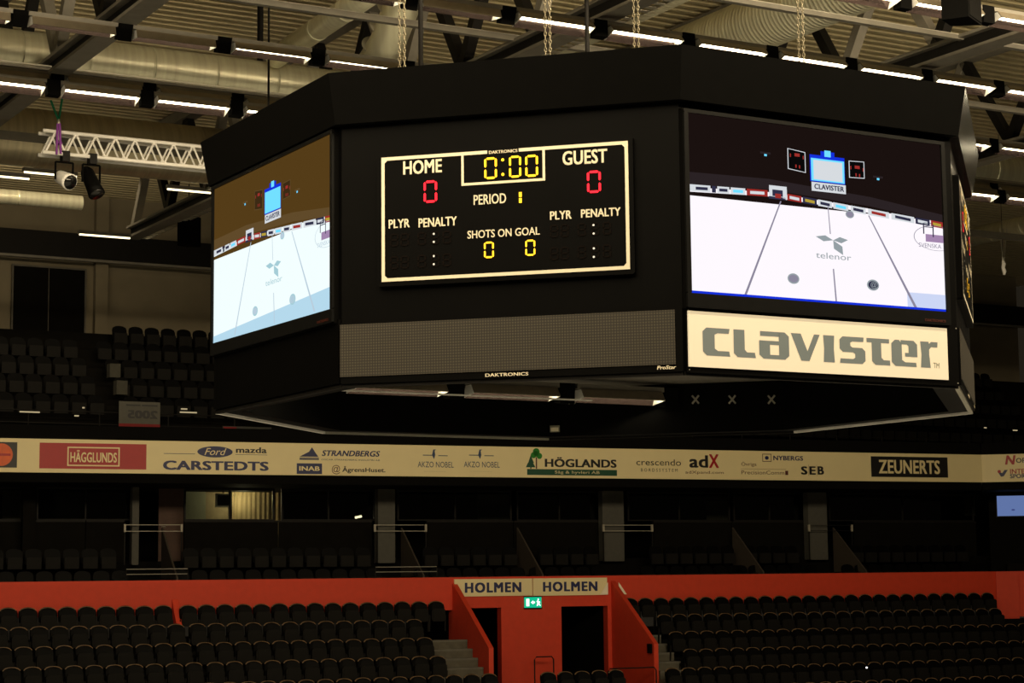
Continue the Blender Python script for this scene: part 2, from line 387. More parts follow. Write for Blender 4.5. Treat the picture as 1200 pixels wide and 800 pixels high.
# ------------------------------------------------------------------ box truss with slings and spotlights (left)
z = 8.05
a0, b0 = RF.hitz(50, 178, z); a0 += .0
bt = thing('box_truss', 'bright aluminium box truss hanging in front of the dull duct at left', 'truss', RF.w(a0, b0, z), ROOF_YAW)
TL, TH = 5.2, .42
for (y, zz) in ((0, .0), (.3, .0), (0, TH), (.3, TH)):
    mb = MB(); mb.tube([(0, y, zz), (TL, y, zz)], .036, alu, n=8); mb.build('chord', bt)
mb = MB(); n = 13
for i in range(n):
    x = .05 + i * (TL - .1) / n; h = (TL - .1) / n
    for y in (0, .3):
        mb.tube([(x, y, 0), (x + h / 2, y, TH)], .02, alu, n=5); mb.tube([(x + h / 2, y, TH), (x + h, y, 0)], .02, alu, n=5)
    mb.tube([(x, 0, TH), (x + h, .3, TH)], .012, alu, n=5); mb.tube([(x, 0, 0), (x + h, .3, 0)], .012, alu, n=5)
mb.build('lacing', bt)
p = RF.w(a0 + .28, b0 - .06, 0); e = RF.e
top1 = Vector((p.x - .16 * e[0], p.y - .16 * e[1], 9.05)); top2 = Vector((p.x + .06 * e[0], p.y + .06 * e[1], 9.1))
mid = Vector((p.x, p.y, z + .62))
green = mat('green_sling', S(20, 130, 90), rough=.8, noise=.1); purple = mat('purple_sling', S(130, 60, 150), rough=.8, noise=.1)
mb = MB(); mb.tube([top1, mid], .022, green, n=6); mb.tube([top2, mid], .022, green, n=6)
mb.tube([mid + Vector((0, 0, .03)), mid - Vector((0, 0, .06))], .03, galv, n=6)
tag(mb.build('green_sling'), 'green V-shaped sling hooked to the lamp row above the box truss', 'sling')
mb = MB(); mb.tube([mid - Vector((.02, 0, .05)), (p.x - .03, p.y, z - .03)], .022, purple, n=6); mb.tube([mid + Vector((.02, 0, -.05)), (p.x + .05, p.y, z - .02)], .022, purple, n=6)
mb.tube([(p.x + .05 * math.cos(q), p.y + .05 * math.sin(q) + .05, z + .2) for q in [i * PI / 6 for i in range(12)]], .02, purple, n=6, closed=True)
tag(mb.build('purple_sling'), 'purple sling wrapped round the left end of the box truss', 'sling')
def spot(da, col, label, tilt, big):
    t = thing('stage_spotlight', label, 'spotlight', RF.w(a0 + da, b0 + .1, z), ROOF_YAW, 'stage spotlights clamped to the box truss')
    mb = MB(); mb.box(-.07, .07, -.14, .06, -.14, .06, darksteel); mb.build('clamp', t)
    mb = MB(); mb.bar((-.17, 0, -.14), (.17, 0, -.14), .04, .03, blackm)
    for x in (-.17, .17): mb.bar((x, 0, -.14), (x, 0, -.48), .03, .04, blackm)
    mb.build('yoke', t)
    c, s_ = math.cos(tilt), math.sin(tilt); ctr = Vector((0, 0, -.46)); ax = Vector((0.25 * c, -c * .6, -s_)).normalized(); L = .2 + big
    mb = MB(); mb.tube([ctr - ax * L, ctr - ax * L * .7, ctr + ax * L * .6, ctr + ax * L], [.08, .13, .15, .165], col, n=18); mb.build('lamp_head', t)
    mb = MB(); mb.tube([ctr + ax * (L - .03), ctr + ax * (L + .02)], .14, glassd, n=18); mb.build('lens', t)
spot(.45, alu, 'pale round stage spotlight under the box truss, left of the pair', .3, 0)
spot(.98, black, 'dark tilted stage spotlight under the box truss, right of the pair', .8, .12)

# cable tray
def tray(a, b0_, b1_, z, label):
    mb = MB(); mb.box(a - .16, a - .14, b0_, b1_, z, z + .08, galv); mb.box(a + .14, a + .16, b0_, b1_, z, z + .08, galv)
    y = b0_
    while y < b1_: mb.box(a - .14, a + .14, y, y + .11, z, z + .02, galv); y += .24
    for dx in (-.07, 0, .06): mb.tube([(a + dx, b0_, z + .05), (a + dx, b1_, z + .05)], .02, cream, n=6)
    tag(mb.build('cable_tray', rz=ROOF_YAW), label, 'cable tray')
tray(17.72, 23, 34.0, 9.3, 'bright perforated cable tray running diagonally above the scoreboard')
tray(17.72, 44.5, 51.5, 9.3, 'dull cable tray beside the small hanging speaker at left')
# hanging speakers
def speaker(px, py, b, w_, h_, label, rod=.5):
    d = ray(px, py); k = b / (d[0] * RF.n[0] + d[1] * RF.n[1]); p = Vector(d) * k
    t = thing('hanging_speaker', label, 'speaker', p, ROOF_YAW + .5)
    mb = MB(); P = [(-w_ / 2, -.22), (w_ / 2, -.22), (w_ / 2 * .7, .25), (-w_ / 2 * .7, .25)]
    vs = [(x, y, 0 if y < 0 else .04) for x, y in P] + [(x, y, h_) for x, y in P]
    mb.add(vs, [(3, 2, 1, 0), (4, 5, 6, 7), (0, 1, 5, 4), (1, 2, 6, 5), (2, 3, 7, 6), (3, 0, 4, 7)], blackm); mb.build('cabinet', t)
    mb = MB(); mb.box(-w_ / 2 + .03, w_ / 2 - .03, -.235, -.22, .03, h_ - .03, darker); mb.build('grille', t)
    mb = MB(); mb.tube([(0, 0, h_), (0, 0, h_ + rod)], .015, darksteel, n=6); mb.bar((-w_ / 2, 0, h_ + .02), (w_ / 2, 0, h_ + .02), .04, .04, darksteel); mb.build('bracket', t)
speaker(221, 289, 48.6, .46, .78, 'black hanging speaker below the dull cable tray, left of the scoreboard', .9)
speaker(1127, 27, 22.8, .62, .62, 'black hanging speaker box at the upper right between the lamps', 2.6)
# hanging wires at right
t = thing('hanging_sling', 'pale rope sling hanging in the dark right of the scoreboard', 'sling', RF.w(*RF.hit(1176, 322, 40), 0) if False else (lambda h: RF.w(h[0], 40, h[1]))(RF.hit(1176, 322, 40)), ROOF_YAW)
mb = MB()
for x0_, x1_ in ((-.12, .0), (0.14, .02), (.02, -.03)): mb.tube([(x0_ + .05, 0, 1.3), (x1_, 0, .3)], .012, galv, n=5)
mb.tube([(.0, 0, .3), (.02, 0, 4.6)], .008, darksteel, n=5)
mb.build('wires', t)
mb = MB(); mb.tube([(0, 0, .38), (.03, 0, .3), (-.01, 0, .2), (.04, 0, .1), (.02, 0, 0)], [.04, .06, .05, .06, .03], alu, n=8); mb.build('knotted_rope', t)

# rods from roof
for px, b, z0_, d in ((688, 25.3, 5.5, 'right of the middle chains'), (493, 25.0, 6.4, 'beside the leftmost chain')):
    h = RF.hit(px, 40, b); mb = MB(); mb.tube([RF.w(h[0], b, z0_), RF.w(h[0], b, 12)], .035, darksteel, n=8)
    tag(mb.build('hanger_rod'), 'black vertical hanger rod ' + d + ' above the scoreboard', 'rod')
for px, b, d in ((315, 33.0, 'in front of the silver duct at left'), (305, 37.3, 'behind the single lamp row at left')):
    h = RF.hit(px, 40, b); mb = MB(); mb.tube([RF.w(h[0], b, 8.0 if b < 34 else 9.5), RF.w(h[0], b, 12)], .022 if b < 34 else .07, darksteel, n=6)
    tag(mb.build('hanger_rod'), 'thin dark hanger rod ' + d, 'rod')

# chains carrying the scoreboard
def chain(px, y_, label):
    d = ray(px, 60); k = y_ / d[1]; X = d[0] * k
    t = thing('hoist_chain', label, 'chain', (X, y_, 5.35), 0, 'hoist chains above the scoreboard')
    for s_ in (-.028, .028):
        mb = MB(); z = 0.0; i = 0
        while z < 6.6:
            pts = []
            for q in range(8):
                an = 2 * PI * q / 8; u, v = .015 * math.cos(an), .034 * math.sin(an)
                pts.append((s_ * (1 + .1) + (u if i % 2 else 0), (0 if i % 2 else u), z + .05 + v))
            mb.tube(pts, .0065, brass, n=4, closed=True); z += .053; i += 1
        mb.build('chain_strand', t)
chain(471, 24.4, 'leftmost steel hoist chain above the scoreboard')
chain(642, 25.2, 'steel hoist chain above the clock of the scoreboard')
chain(746, 27.3, 'steel hoist chain between the black rod and the right video screen')
chain(939, 26.0, 'rightmost steel hoist chain, above the right video screen')

# ------------------------------------------------------------------ scoreboard
TH0 = -0.2669; WS = 3.76; ZB, ZT = 2.07, 5.0
V = [Vector((1.7752, 20.3))]
for k in range(1, 8):
    a = TH0 + k * PI / 4; V.append(V[-1] + WS * Vector((math.cos(a), math.sin(a))))
ctr = sum(V, Vector((0, 0))) / 8
sb = thing('scoreboard', 'huge black octagonal scoreboard with video screens hanging from the roof', 'scoreboard', (ctr.x, ctr.y, ZB), 0)
def ring(k, off=0.0):       # vertex k pushed outward
    d = (V[k] - ctr); d2 = d.normalized(); return (V[k] + d2 * off / math.cos(PI / 8)) - ctr
mb = MB()
for k in range(8):
    j = (k + 1) % 8
    A, B_, Ai, Bi = ring(k), ring(j), ring(k, -.30), ring(j, -.30)
    vs = [(A.x, A.y, 0), (B_.x, B_.y, 0), (Bi.x, Bi.y, 0), (Ai.x, Ai.y, 0), (A.x, A.y, ZT - ZB), (B_.x, B_.y, ZT - ZB), (Bi.x, Bi.y, ZT - ZB), (Ai.x, Ai.y, ZT - ZB)]
    far = glossb if k in (0, 1, 2) else black
    mb.add(vs, [(0, 3, 2, 1), (4, 5, 6, 7), (2, 3, 7, 6), (1, 2, 6, 5), (3, 0, 4, 7)], black); mb.add(vs, [(0, 1, 5, 4)], glossb if k == 1 else black)
mb.build('body', sb)
mb = MB()                   # bottom rim; paler metal on some sides paints in light from the ice
for k in range(8):
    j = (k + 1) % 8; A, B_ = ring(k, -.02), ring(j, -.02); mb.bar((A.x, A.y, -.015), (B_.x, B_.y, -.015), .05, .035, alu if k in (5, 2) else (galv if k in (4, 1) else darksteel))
mb.build('bottom_rim', sb)
mb = MB()                   # hood, flaring upward
for k in range(8):
    j = (k + 1) % 8
    z0_, z1_ = 4.93 - ZB, 5.49 - ZB
    A, B_, At, Bt, Ai, Bi = ring(k, .10), ring(j, .10), ring(k, .20), ring(j, .20), ring(k, -.3), ring(j, -.3)
    vs = [(A.x, A.y, z0_), (B_.x, B_.y, z0_), (Bt.x, Bt.y, z1_), (At.x, At.y, z1_), (Ai.x, Ai.y, z0_), (Bi.x, Bi.y, z0_), (Bi.x, Bi.y, z1_), (Ai.x, Ai.y, z1_)]
    mb.add(vs, [(0, 1, 2, 3), (0, 4, 5, 1), (3, 2, 6, 7), (4, 7, 6, 5)], glossb if k == 1 else blackm)
mb.build('hood', sb)
mb = MB(); inner = [ring(k, -.29) for k in range(8)]
mb.prismz([(q.x, q.y) for q in inner], 2.80 - ZB, 2.86 - ZB, mat('scoreboard_inner_deck', (.10, .09, .075), rough=.6, noise=.2)); mb.build('inner_deck', sb)
mb = MB(); mb.prismz([(q.x, q.y) for q in inner], 5.1 - ZB, 5.2 - ZB, blackm); mb.build('top_deck', sb)
# brackets on the inside of the far face
F3 = Frame(V[3].x, V[3].y, TH0 + PI)   # inside seen from the front: runs right to left
for px in (670, 726, 770, 815, 858, 904):
    d = ray(px, 468)
    o_ = V[4] ; e_ = (V[3] - V[4]).normalized(); n_ = Vector((-e_.y, e_.x))
    base = V[4] - n_ * .36
    k = (base.x * n_.x + base.y * n_.y) / (d[0] * n_.x + d[1] * n_.y)
    p = Vector(d) * k - Vector((ctr.x, ctr.y, ZB))
    mb = MB()
    for sgn in (-1, 1): mb.bar((-.05 * sgn, 0, -.06), (.05 * sgn, 0, .06), .02, .025, galv)
    mb.build('cross_bracket', sb, loc=p, rz=TH0)
d = ray(650, 503); k = (base.x * n_.x + base.y * n_.y) / (d[0] * n_.x + d[1] * n_.y); p = Vector(d) * k - Vector((ctr.x, ctr.y, ZB))
mb = MB(); mb.box(-.075, .075, 0, .02, -.04, .06, greyp); mb.box(-.06, .06, -.004, 0, -.03, .03, white); mb.build('notice_plate', sb, loc=p, rz=TH0)

def face(k):               # frame of side k (from its left corner as seen from outside)
    i, yaw = {'C': (7, TH0), 'R': (0, TH0 + PI / 4), 'F': (1, TH0 + PI / 2), 'L': (6, TH0 - PI / 4)}[k]
    return Frame(V[i].x, V[i].y, yaw)
FC, FR_, FF, FL = face('C'), face('R'), face('F'), face('L')
def fpart(mb, name, F, parent=None, label=None):
    loc = (F.o[0] - ctr.x, F.o[1] - ctr.y, -ZB)
    if parent is not None: return mb.build(name, parent, label=label)
    return mb.build(name, sb, loc=loc, rz=F.yaw, label=label)

# --- score face (front) and its twin on the next-but-one side
def seg_digit(mb, x0, z0_, x1, z1_, segs, m, y=-.075):
    w_ = x1 - x0; h = z1_ - z0_; t = .17 * w_; g = .04 * h
    def vbar(x, a, b_): mb.quad([(x - t / 2, a + t / 2), (x, a), (x + t / 2, a + t / 2), (x + t / 2, b_ - t / 2), (x, b_), (x - t / 2, b_ - t / 2)], y, m)
    def hbar(zz): mb.quad([(x0 + t * .9, zz), (x0 + t * 1.4, zz - t / 2), (x1 - t * 1.4, zz - t / 2), (x1 - t * .9, zz), (x1 - t * 1.4, zz + t / 2), (x0 + t * 1.4, zz + t / 2)], y, m)
    zm = (z0_ + z1_) / 2
    if 'f' in segs: vbar(x0 + t / 2, zm + g, z1_ - t * .5)
    if 'b' in segs: vbar(x1 - t / 2, zm + g, z1_ - t * .5)
    if 'e' in segs: vbar(x0 + t / 2, z0_ + t * .5, zm - g)
    if 'c' in segs: vbar(x1 - t / 2, z0_ + t * .5, zm - g)
    if 'a' in segs: hbar(z1_ - t / 2)
    if 'd' in segs: hbar(z0_ + t / 2)
    if 'g' in segs: hbar(zm)
def cbox(x0, y0, x1, y1, F=None):
    """picture box on the front score face -> its place on the panel"""
    F = F or FC; a = F.hit(x0, y0, -.07); b_ = F.hit(x1, y1, -.07); return a[0], b_[1], b_[0], a[1]
def score_face(F, nm):
    x0, zb_, x1, zt_ = cbox(447.3, 184, 738.2, 316)
    tl = FC.hit(447.3, 184, -.07); bl = FC.hit(447, 329.7, -.07); tr = FC.hit(736, 165.7, -.07); br = FC.hit(738.2, 316, -.07)
    x0 = (tl[0] + bl[0]) / 2; x1 = (tr[0] + br[0]) / 2; zt_ = (tl[1] + tr[1]) / 2; zb_ = (bl[1] + br[1]) / 2
    mb = MB(); mb.bbox(x0 - .05, x1 + .05, -.066, 0, zb_ - .05, zt_ + .05, black, .02)
    pn = fpart(mb, 'score_panel', F)
    T = .037; Y = -.072
    mb = MB(); mb.rect(x0, zb_, x1, zb_ + T, Y, white); mb.rect(x0, zb_ + T, x0 + T, zt_ - T, Y, white); mb.rect(x1 - T, zb_ + T, x1, zt_ - T, Y, white)
    # top line, broken for the maker's name
    n0 = cbox(571, 176, 608, 182)
    mb.rect(x0, zt_ - T, n0[0], zt_, Y, white); mb.rect(n0[2], zt_ - T, x1, zt_, Y, white)
    for (cx, cz, sx, sz) in ((x0 + T, zb_ + T, 1, 1), (x1 - T, zb_ + T, -1, 1), (x0 + T, zt_ - T, 1, -1), (x1 - T, zt_ - T, -1, -1)):
        mb.quad([(cx, cz), (cx + sx * .03, cz), (cx, cz + sz * .03)], Y, white)
    k0 = cbox(540.5, 181, 639, 214); kl = k0[0]; kr = k0[2]; kb = FC.hit(541, 217.8, -.07)[1]
    mb.rect(kl, kb, kl + .028, zt_ - T, Y, white); mb.rect(kr - .028, kb, kr, zt_ - T, Y, white); mb.rect(kl + .028, kb, kr - .028, kb + .028, Y, white)
    fpart(mb, 'panel_border', F, pn)
    def txt(s_, bx, b=.02, name='lettering'):
        m2 = MB(); q = cbox(*bx); m2.text(s_, *q, Y, white, bold=b); fpart(m2, name, F, pn)
    txt('HOME', (472.5, 189, 518, 202), .03); txt('GUEST', (659, 177.5, 711.8, 190.5), .03)
    txt('PERIOD', (555, 228.5, 593.3, 238), .02)
    txt('PLYR', (455.5, 257.5, 480.3, 266.3), .03); txt('PENALTY', (490.5, 256, 535.5, 264), .03)
    txt('PLYR', (644.5, 247.8, 670, 256.3), .03); txt('PENALTY', (680.8, 245.5, 727.5, 252.5), .03)
    txt('SHOTS ON GOAL', (547.8, 270.5, 632.6, 275), .02)
    txt('DAKTRONICS', (573, 176.8, 606.5, 177.2 + 1.0), .03, 'maker_lettering')
    def dig(segs, bx, m):
        m2 = MB(); q = cbox(*bx); seg_digit(m2, *q, segs, m); fpart(m2, 'digit', F, pn)
    Z8 = 'abcdef'
    dig(Z8, (567.5, 185, 582.6, 209.3), led_amber); dig(Z8, (596.5, 183, 611, 207.6), led_amber); dig(Z8, (615.5, 182, 630.8, 206.6), led_amber)
    dig(Z8, (496.5, 212, 512.5, 237), led_red); dig(Z8, (687.8, 200.5, 704.5, 225.5), led_red)
    q = cbox(608.2, 225.2, 611.6, 237.6); m2 = MB(); zm = (q[1] + q[3]) / 2; m2.rect(q[0], q[1], q[2], zm - .006, -.075, led_amber); m2.rect(q[0], zm + .006, q[2], q[3], -.075, led_amber); fpart(m2, 'digit', F, pn)
    dig(Z8, (567.2, 283.5, 579, 302), led_amber); dig(Z8, (615.6, 281.2, 627.5, 299.3), led_amber)
    m2 = MB()
    for px, py in ((589.2, 187.3), (589.4, 204.3)):
        c_ = FC.hit(px, py, -.07); m2.disc(c_[0], c_[1], .017, .017, -.075, led_amber, 10)
    fpart(m2, 'clock_colon', F, pn)
    wd = glow('white_led', (1, .85, .6), 1.2)
    for px, py in ((508.5, 274), (508.5, 283.4), (508.5, 300), (508.5, 309.5), (695.6, 263.7), (695.8, 273.6), (696, 291), (696, 301)):
        m2 = MB(); c_ = FC.hit(px, py, -.07); m2.disc(c_[0], c_[1], .012, .012, -.075, wd, 8); fpart(m2, 'penalty_dot', F, pn)
    for x_, y_ in ((457, 274), (457, 300.5), (644.5, 263.5), (644.5, 290)):
        for dx in (0, 12.5, 33, 49, 63):
            dx *= .98; y2 = y_ - dx * .055
            m2 = MB(); q = cbox(x_ + dx, y2, x_ + dx + 10, y2 + 14.5); seg_digit(m2, *q, 'abcdefg', led_off, -.074); fpart(m2, 'unlit_digit', F, pn)
    # message panel of small lamps
    tl = FC.hit(398.8, 379, -.03); br = FC.hit(792, 428, -.03); bl = FC.hit(399, 440.5, -.03); tr = FC.hit(792, 364.5, -.03)
    X0, X1 = tl[0], br[0]; Zt, Zb = (tl[1] + tr[1]) / 2, (bl[1] + br[1]) / 2
    mb = MB(); mb.bbox(.0, WS, -.03, 0, Zb - .075, Zt + .02, black, .01)
    ms = fpart(mb, 'message_board', F)
    mb = MB(); mb.box(X0 + .0, X1, -.04, -.03, Zb, Zt, ledgrid); fpart(mb, 'led_matrix', F, ms, 'grey-brown unlit matrix of small lamps')
    mb = MB(); q = cbox(567.5, 434.4, 618.3, 438.2); mb.text('DAKTRONICS', q[0], Zb - .058, q[2], Zb - .022, -.034, white, bold=.03)
    fpart(mb, 'maker_lettering', F, ms)
    mb = MB(); mb.text('ProStar', FC.hit(770, 431, -.03)[0], Zb - .05, FC.hit(792.5, 431, -.03)[0], Zb - .01, -.034, white, bold=.04, shear=.2)
    fpart(mb, 'model_lettering', F, ms)
def grid_mat(name, c1, c2, cell):
    m = bpy.data.materials.new(name); m.use_nodes = True; nt = m.node_tree; B = nt.nodes['Principled BSDF']; B.inputs['Roughness'].default_value = .6
    tc = nt.nodes.new('ShaderNodeTexCoord'); sp = nt.nodes.new('ShaderNodeSeparateXYZ'); nt.links.new(tc.outputs['Object'], sp.inputs[0])
    out = []
    for ax in ('X', 'Z'):
        mu = nt.nodes.new('ShaderNodeMath'); mu.operation = 'MULTIPLY'; mu.inputs[1].default_value = 1 / cell; nt.links.new(sp.outputs[ax], mu.inputs[0])
        fr = nt.nodes.new('ShaderNodeMath'); fr.operation = 'FRACT'; nt.links.new(mu.outputs[0], fr.inputs[0])
        gt = nt.nodes.new('ShaderNodeMath'); gt.operation = 'GREATER_THAN'; gt.inputs[1].default_value = .35; nt.links.new(fr.outputs[0], gt.inputs[0]); out.append(gt)
    mm = nt.nodes.new('ShaderNodeMath'); mm.operation = 'MULTIPLY'; nt.links.new(out[0].outputs[0], mm.inputs[0]); nt.links.new(out[1].outputs[0], mm.inputs[1])
    mx = nt.nodes.new('ShaderNodeMix'); mx.data_type = 'RGBA'; mx.inputs[6].default_value = (*c1, 1); mx.inputs[7].default_value = (*c2, 1)
    nt.links.new(mm.outputs[0], mx.inputs[0]); nt.links.new(mx.outputs[2], B.inputs['Base Color']); return m
ledgrid = grid_mat('led_matrix_grid', (.018, .0155, .011), (.066, .056, .040), .030)
score_face(FC, 'front'); score_face(FF, 'side')

# --- video screens with the same live picture of the rink
def picture(F, X0, Z0, X1, Z1, parent, bright, left):
    sx = lambda u: X0 + (X1 - X0) * u
    sz = lambda v: Z1 - (Z1 - Z0) * v
    g = 'left_' if left else 'right_'
    k = bright
    dk = glow(g + 'dark', S(84, 60, 24) if left else S(26, 17, 15), 1.0)  # brown in the left screen's dark tones paints in reflected light
    dk2 = glow(g + 'stand', S(96, 74, 42) if left else S(42, 34, 36), 1.0)
    ice = glow(g + 'ice', (.90, 1.0, 1.0) if left else (1.0, .95, 1.0), k)
    ice2 = glow(g + 'ice_near', S(190, 228, 248), k * .9) if left else glow(g + 'ice_near', S(205, 215, 245), k)
    line = glow(g + 'line', S(185, 205, 220) if left else S(140, 135, 155), 1.0)
    faint = glow(g + 'faint', S(165, 205, 215) if left else S(150, 160, 165), 1.0)
    blue = glow(g + 'blue', S(20, 50, 220), 1.0); cyan = glow(g + 'cyan', S(110, 215, 255), 1.1)
    wh = glow(g + 'white', S(225, 230, 235), .9); rd = glow(g + 'red', S(165, 50, 45), .9); yl = glow(g + 'yellow', S(190, 165, 60), .9)
    nb = glow(g + 'navy', S(50, 50, 75), .9)
    Y = -.062
    mb = MB()
    def poly(P, m, lay=1): mb.quad([(sx(u), sz(v)) for u, v in P], Y - .0015 * lay, m)
    def rc(u0, v0, u1, v1, m, lay=1): poly([(u0, v1), (u1, v1), (u1, v0), (u0, v0)], m, lay)
    poly([(0, .45), (1, .45), (1, 0), (0, 0)], dk, 0); poly([(0, 1), (1, 1), (1, .44), (0, .44)], ice, 0)
    poly([(0, .41), (.3, .385), (.6, .40), (1, .44), (1, .46), (0, .46)][::-1][::-1], dk, .5)
    # far stands and boards along the far side
    poly([(0, .405), (0, .33), (.3, .32), (.7, .36), (1, .42), (1, .47), (.7, .415), (.3, .38)], dk2, .6)
    poly([(0, .415), (.3, .395), (.7, .43), (1, .485), (1, .52), (.7, .455), (.3, .42), (0, .44)][::-1], ice, .7)
    def board(u0, u1, m, m2=None, h=.037):
        f = lambda u: .385 + .0 * u + (.30 - u) * .045 if u < .3 else .385 + (u - .3) * .115
        a, b_ = f(u0), f(u1)
        poly([(u0, a + h), (u1, b_ + h), (u1, b_), (u0, a)], m, 1)
        if m2:
            du = (u1 - u0) * .16; poly([(u0 + du, a + h * .75), (u1 - du, b_ + h * .75), (u1 - du, b_ + h * .3), (u0 + du, a + h * .3)], m2, 2)
    seq = [(0, .015, wh, None), (.015, .08, wh, nb), (.085, .10, nb, None), (.105, .15, wh, nb), (.155, .21, wh, cyan), (.215, .295, rd, wh), (.37, .425, rd, wh), (.43, .485, nb, yl),
           (.49, .545, wh, nb), (.55, .61, wh, cyan), (.62, .68, wh, nb), (.69, .775, wh, rd), (.785, .88, wh, nb), (.885, .945, nb, wh), (.95, 1, rd, yl)]
    for a, b_, m, m2 in seq: board(a, b_, m, m2)
    # ice resurfacer
    rc(.30, .355, .368, .43, wh, 3); rc(.312, .378, .352, .415, nb, 4); rc(.352, .37, .368, .425, wh, 4); rc(.322, .40, .345, .425, rd, 5); rc(.298, .418, .362, .432, nb, 4)
    # lines on the ice
    poly([(.197, .985), (.206, .985), (.347, .44), (.342, .44)], line, 1.5)
    poly([(.548, 1.0), (.554, 1.0), (.530, .44), (.527, .44)], line, 1.5)
    poly([(.872, 1.0), (.884, 1.0), (.694, .47), (.689, .47)], line, 1.5)
    # centre mark: three-bladed logo with mirrored word
    rc(.50, .60, .60, .80, ice, 1.7)
    for an, ln in ((.15, .06), (2.95, .07), (4.9, .085)):
        cu, cv = .545, .635; du, dv = math.cos(an), -math.sin(an)
        if an > 4: du, dv = .45, .95
        px_, pv_ = -dv * .018, du * .018
        poly([(cu, cv), (cu + du * ln * .5 - px_, cv + dv * ln * .5 - pv_), (cu + du * ln, cv + dv * ln), (cu + du * ln * .5 + px_, cv + dv * ln * .5 + pv_)], faint, 2.2)
    mb.text('telenor', sx(.475), sz(.745), sx(.615), sz(.71), Y - .004, faint, bold=0)
    for u, v, r_ in ((.385, .875, .024), (.70, .875, .026), (.615, .475, .018), (.20, .49, .0)):
        if r_:
            mb.disc(sx(u), sz(v), r_ * (X1 - X0) * .95, r_ * 1.25 * (Z1 - Z0), Y - .003, faint, 18)
            mb.disc(sx(u), sz(v), r_ * (X1 - X0) * .75, r_ * .9 * (Z1 - Z0), Y - .0045, nb if (u == .70 and not left) else line, 18)
    mb.text('@', sx(.69), sz(.895), sx(.715), sz(.855), Y - .005, faint)
    # goal crease at right
    n = 22
    for i in range(n):
        a0_, a1_ = PI * .35 + i * PI * 1.25 / n, PI * .35 + (i + 1) * PI * 1.25 / n
        f = lambda an, r_: (min(1, .97 + .095 * r_ * math.cos(an)), .565 - .075 * r_ * math.sin(an))
        poly([f(a0_, 1), f(a1_, 1), f(a1_, .97), f(a0_, .97)], line, 1.8)
    rc(.925, .545, 1.0, .59, glow(g + 'crease', S(170, 140, 180), .9), 2)
    mb.text('SVENSKA', sx(.895), sz(.625), sx(.99), sz(.60), Y - .004, line)
    for (u0, v0, u1, v1) in ((.915, .48, .92, .545), (.955, .485, .96, .56), (.915, .50, .96, .505), (.92, .478, .955, .482)): rc(u0, v0, u1, v1, nb, 2.6)
    # near edge
    poly([(0, 1), (1, 1), (1, .985), (0, .985)], blue if not left else ice2, 2)
    poly([(.84, .985), (1, .985), (1, .90), (.84, .90)], ice2, 1.2)
    if left: poly([(0, .985), (1, .985), (1, .87), (0, .955)], ice2, 1.1)
    # small scoreboard in the picture
    rc(.462, .15, .60, .305, blue, 1); rc(.466, .17, .598, .30, cyan, 2); rc(.475, .18, .59, .292, wh if not left else cyan, 3)
    rc(.466, .308, .602, .36, wh, 2); mb.text('CLAVISTER', sx(.476), sz(.348), sx(.594), sz(.318), Y - .006, nb, bold=.03)
    rc(.505, .125, .56, .16, blue, 2); rc(.52, .118, .545, .155, cyan, 3)
    bl = glow(g + 'black', S(10, 9, 9) if not left else S(60, 42, 20), 1.0)
    for u0, u1, v0, v1 in ((.375, .445, .13, .25), (.617, .68, .16, .26)):
        s_ = .012 if u0 < .5 else -.004
        poly([(u0, v1 - .0), (u1, v1 + s_), (u1, v0 + s_), (u0, v0)], wh if not left else dk2, 1.5)
        poly([(u0 + .003, v1 - .004), (u1 - .003, v1 - .004 + s_), (u1 - .003, v0 + .004 + s_), (u0 + .003, v0 + .004)], bl, 2)
        um = (u0 + u1) / 2
        for (du, v, w_, h_) in ((-.008, v0 + .025, .02, .018), (-.026, v0 + .03, .004, .02), (.024, v0 + .035, .004, .02), (-.006, v1 - .03, .005, .018), (.008, v1 - .028, .005, .018)):
            rc(um + du, v, um + du + w_, v + h_, rd, 3)
    for u, v in ((.29, .18), (.735, .243)): rc(u - .02, v - .012, u + .02, v + .0, dk2, 1); rc(u - .005, v, u + .005, v + .012, cyan, 2)
    return fpart(mb, 'picture', F, parent)
def avg4(F, tl, tr, br, bl, t):
    a, b_, c_, d_ = F.hit(*tl, t), F.hit(*tr, t), F.hit(*br, t), F.hit(*bl, t)
    return (a[0] + d_[0]) / 2, (c_[1] + d_[1]) / 2, (b_[0] + c_[0]) / 2, (a[1] + b_[1]) / 2
for F, pts, left in ((FR_, ((806, 132), (1103.8, 170.6), (1105.5, 365.7), (808.4, 342.8)), False), (FL, ((250, 222.5), (388.7, 157), (388.7, 360), (252, 404)), True)):
    X0, Z0, X1, Z1 = avg4(F, *pts, -.06)
    mb = MB(); mb.box(max(0.0, X0 - .06), min(WS, X1 + .06), -.055, 0, Z0 - .16, Z1 + .05, blackm)
    vs = fpart(mb, 'video_screen', F)
    mb = MB(); bo, bi = .055, .0
    for (x0, x1, z0_, z1_) in ((X0 - bo, X1 + bo, Z0 - .15, Z0), (X0 - bo, X1 + bo, Z1, Z1 + .04), (X0 - bo, X0, Z0, Z1), (X1, X1 + bo, Z0, Z1)):
        mb.bbox(x0, x1, -.085, -.05, z0_, z1_, bezelm, .008)
    mb.text('DAKTRONICS', X1 - .33, Z0 - .125, X1 - .03, Z0 - .095, -.087, brownp, bold=.02)
    fpart(mb, 'bezel', F, vs)
    picture(F, X0, Z0, X1, Z1, vs, 1.0, left)

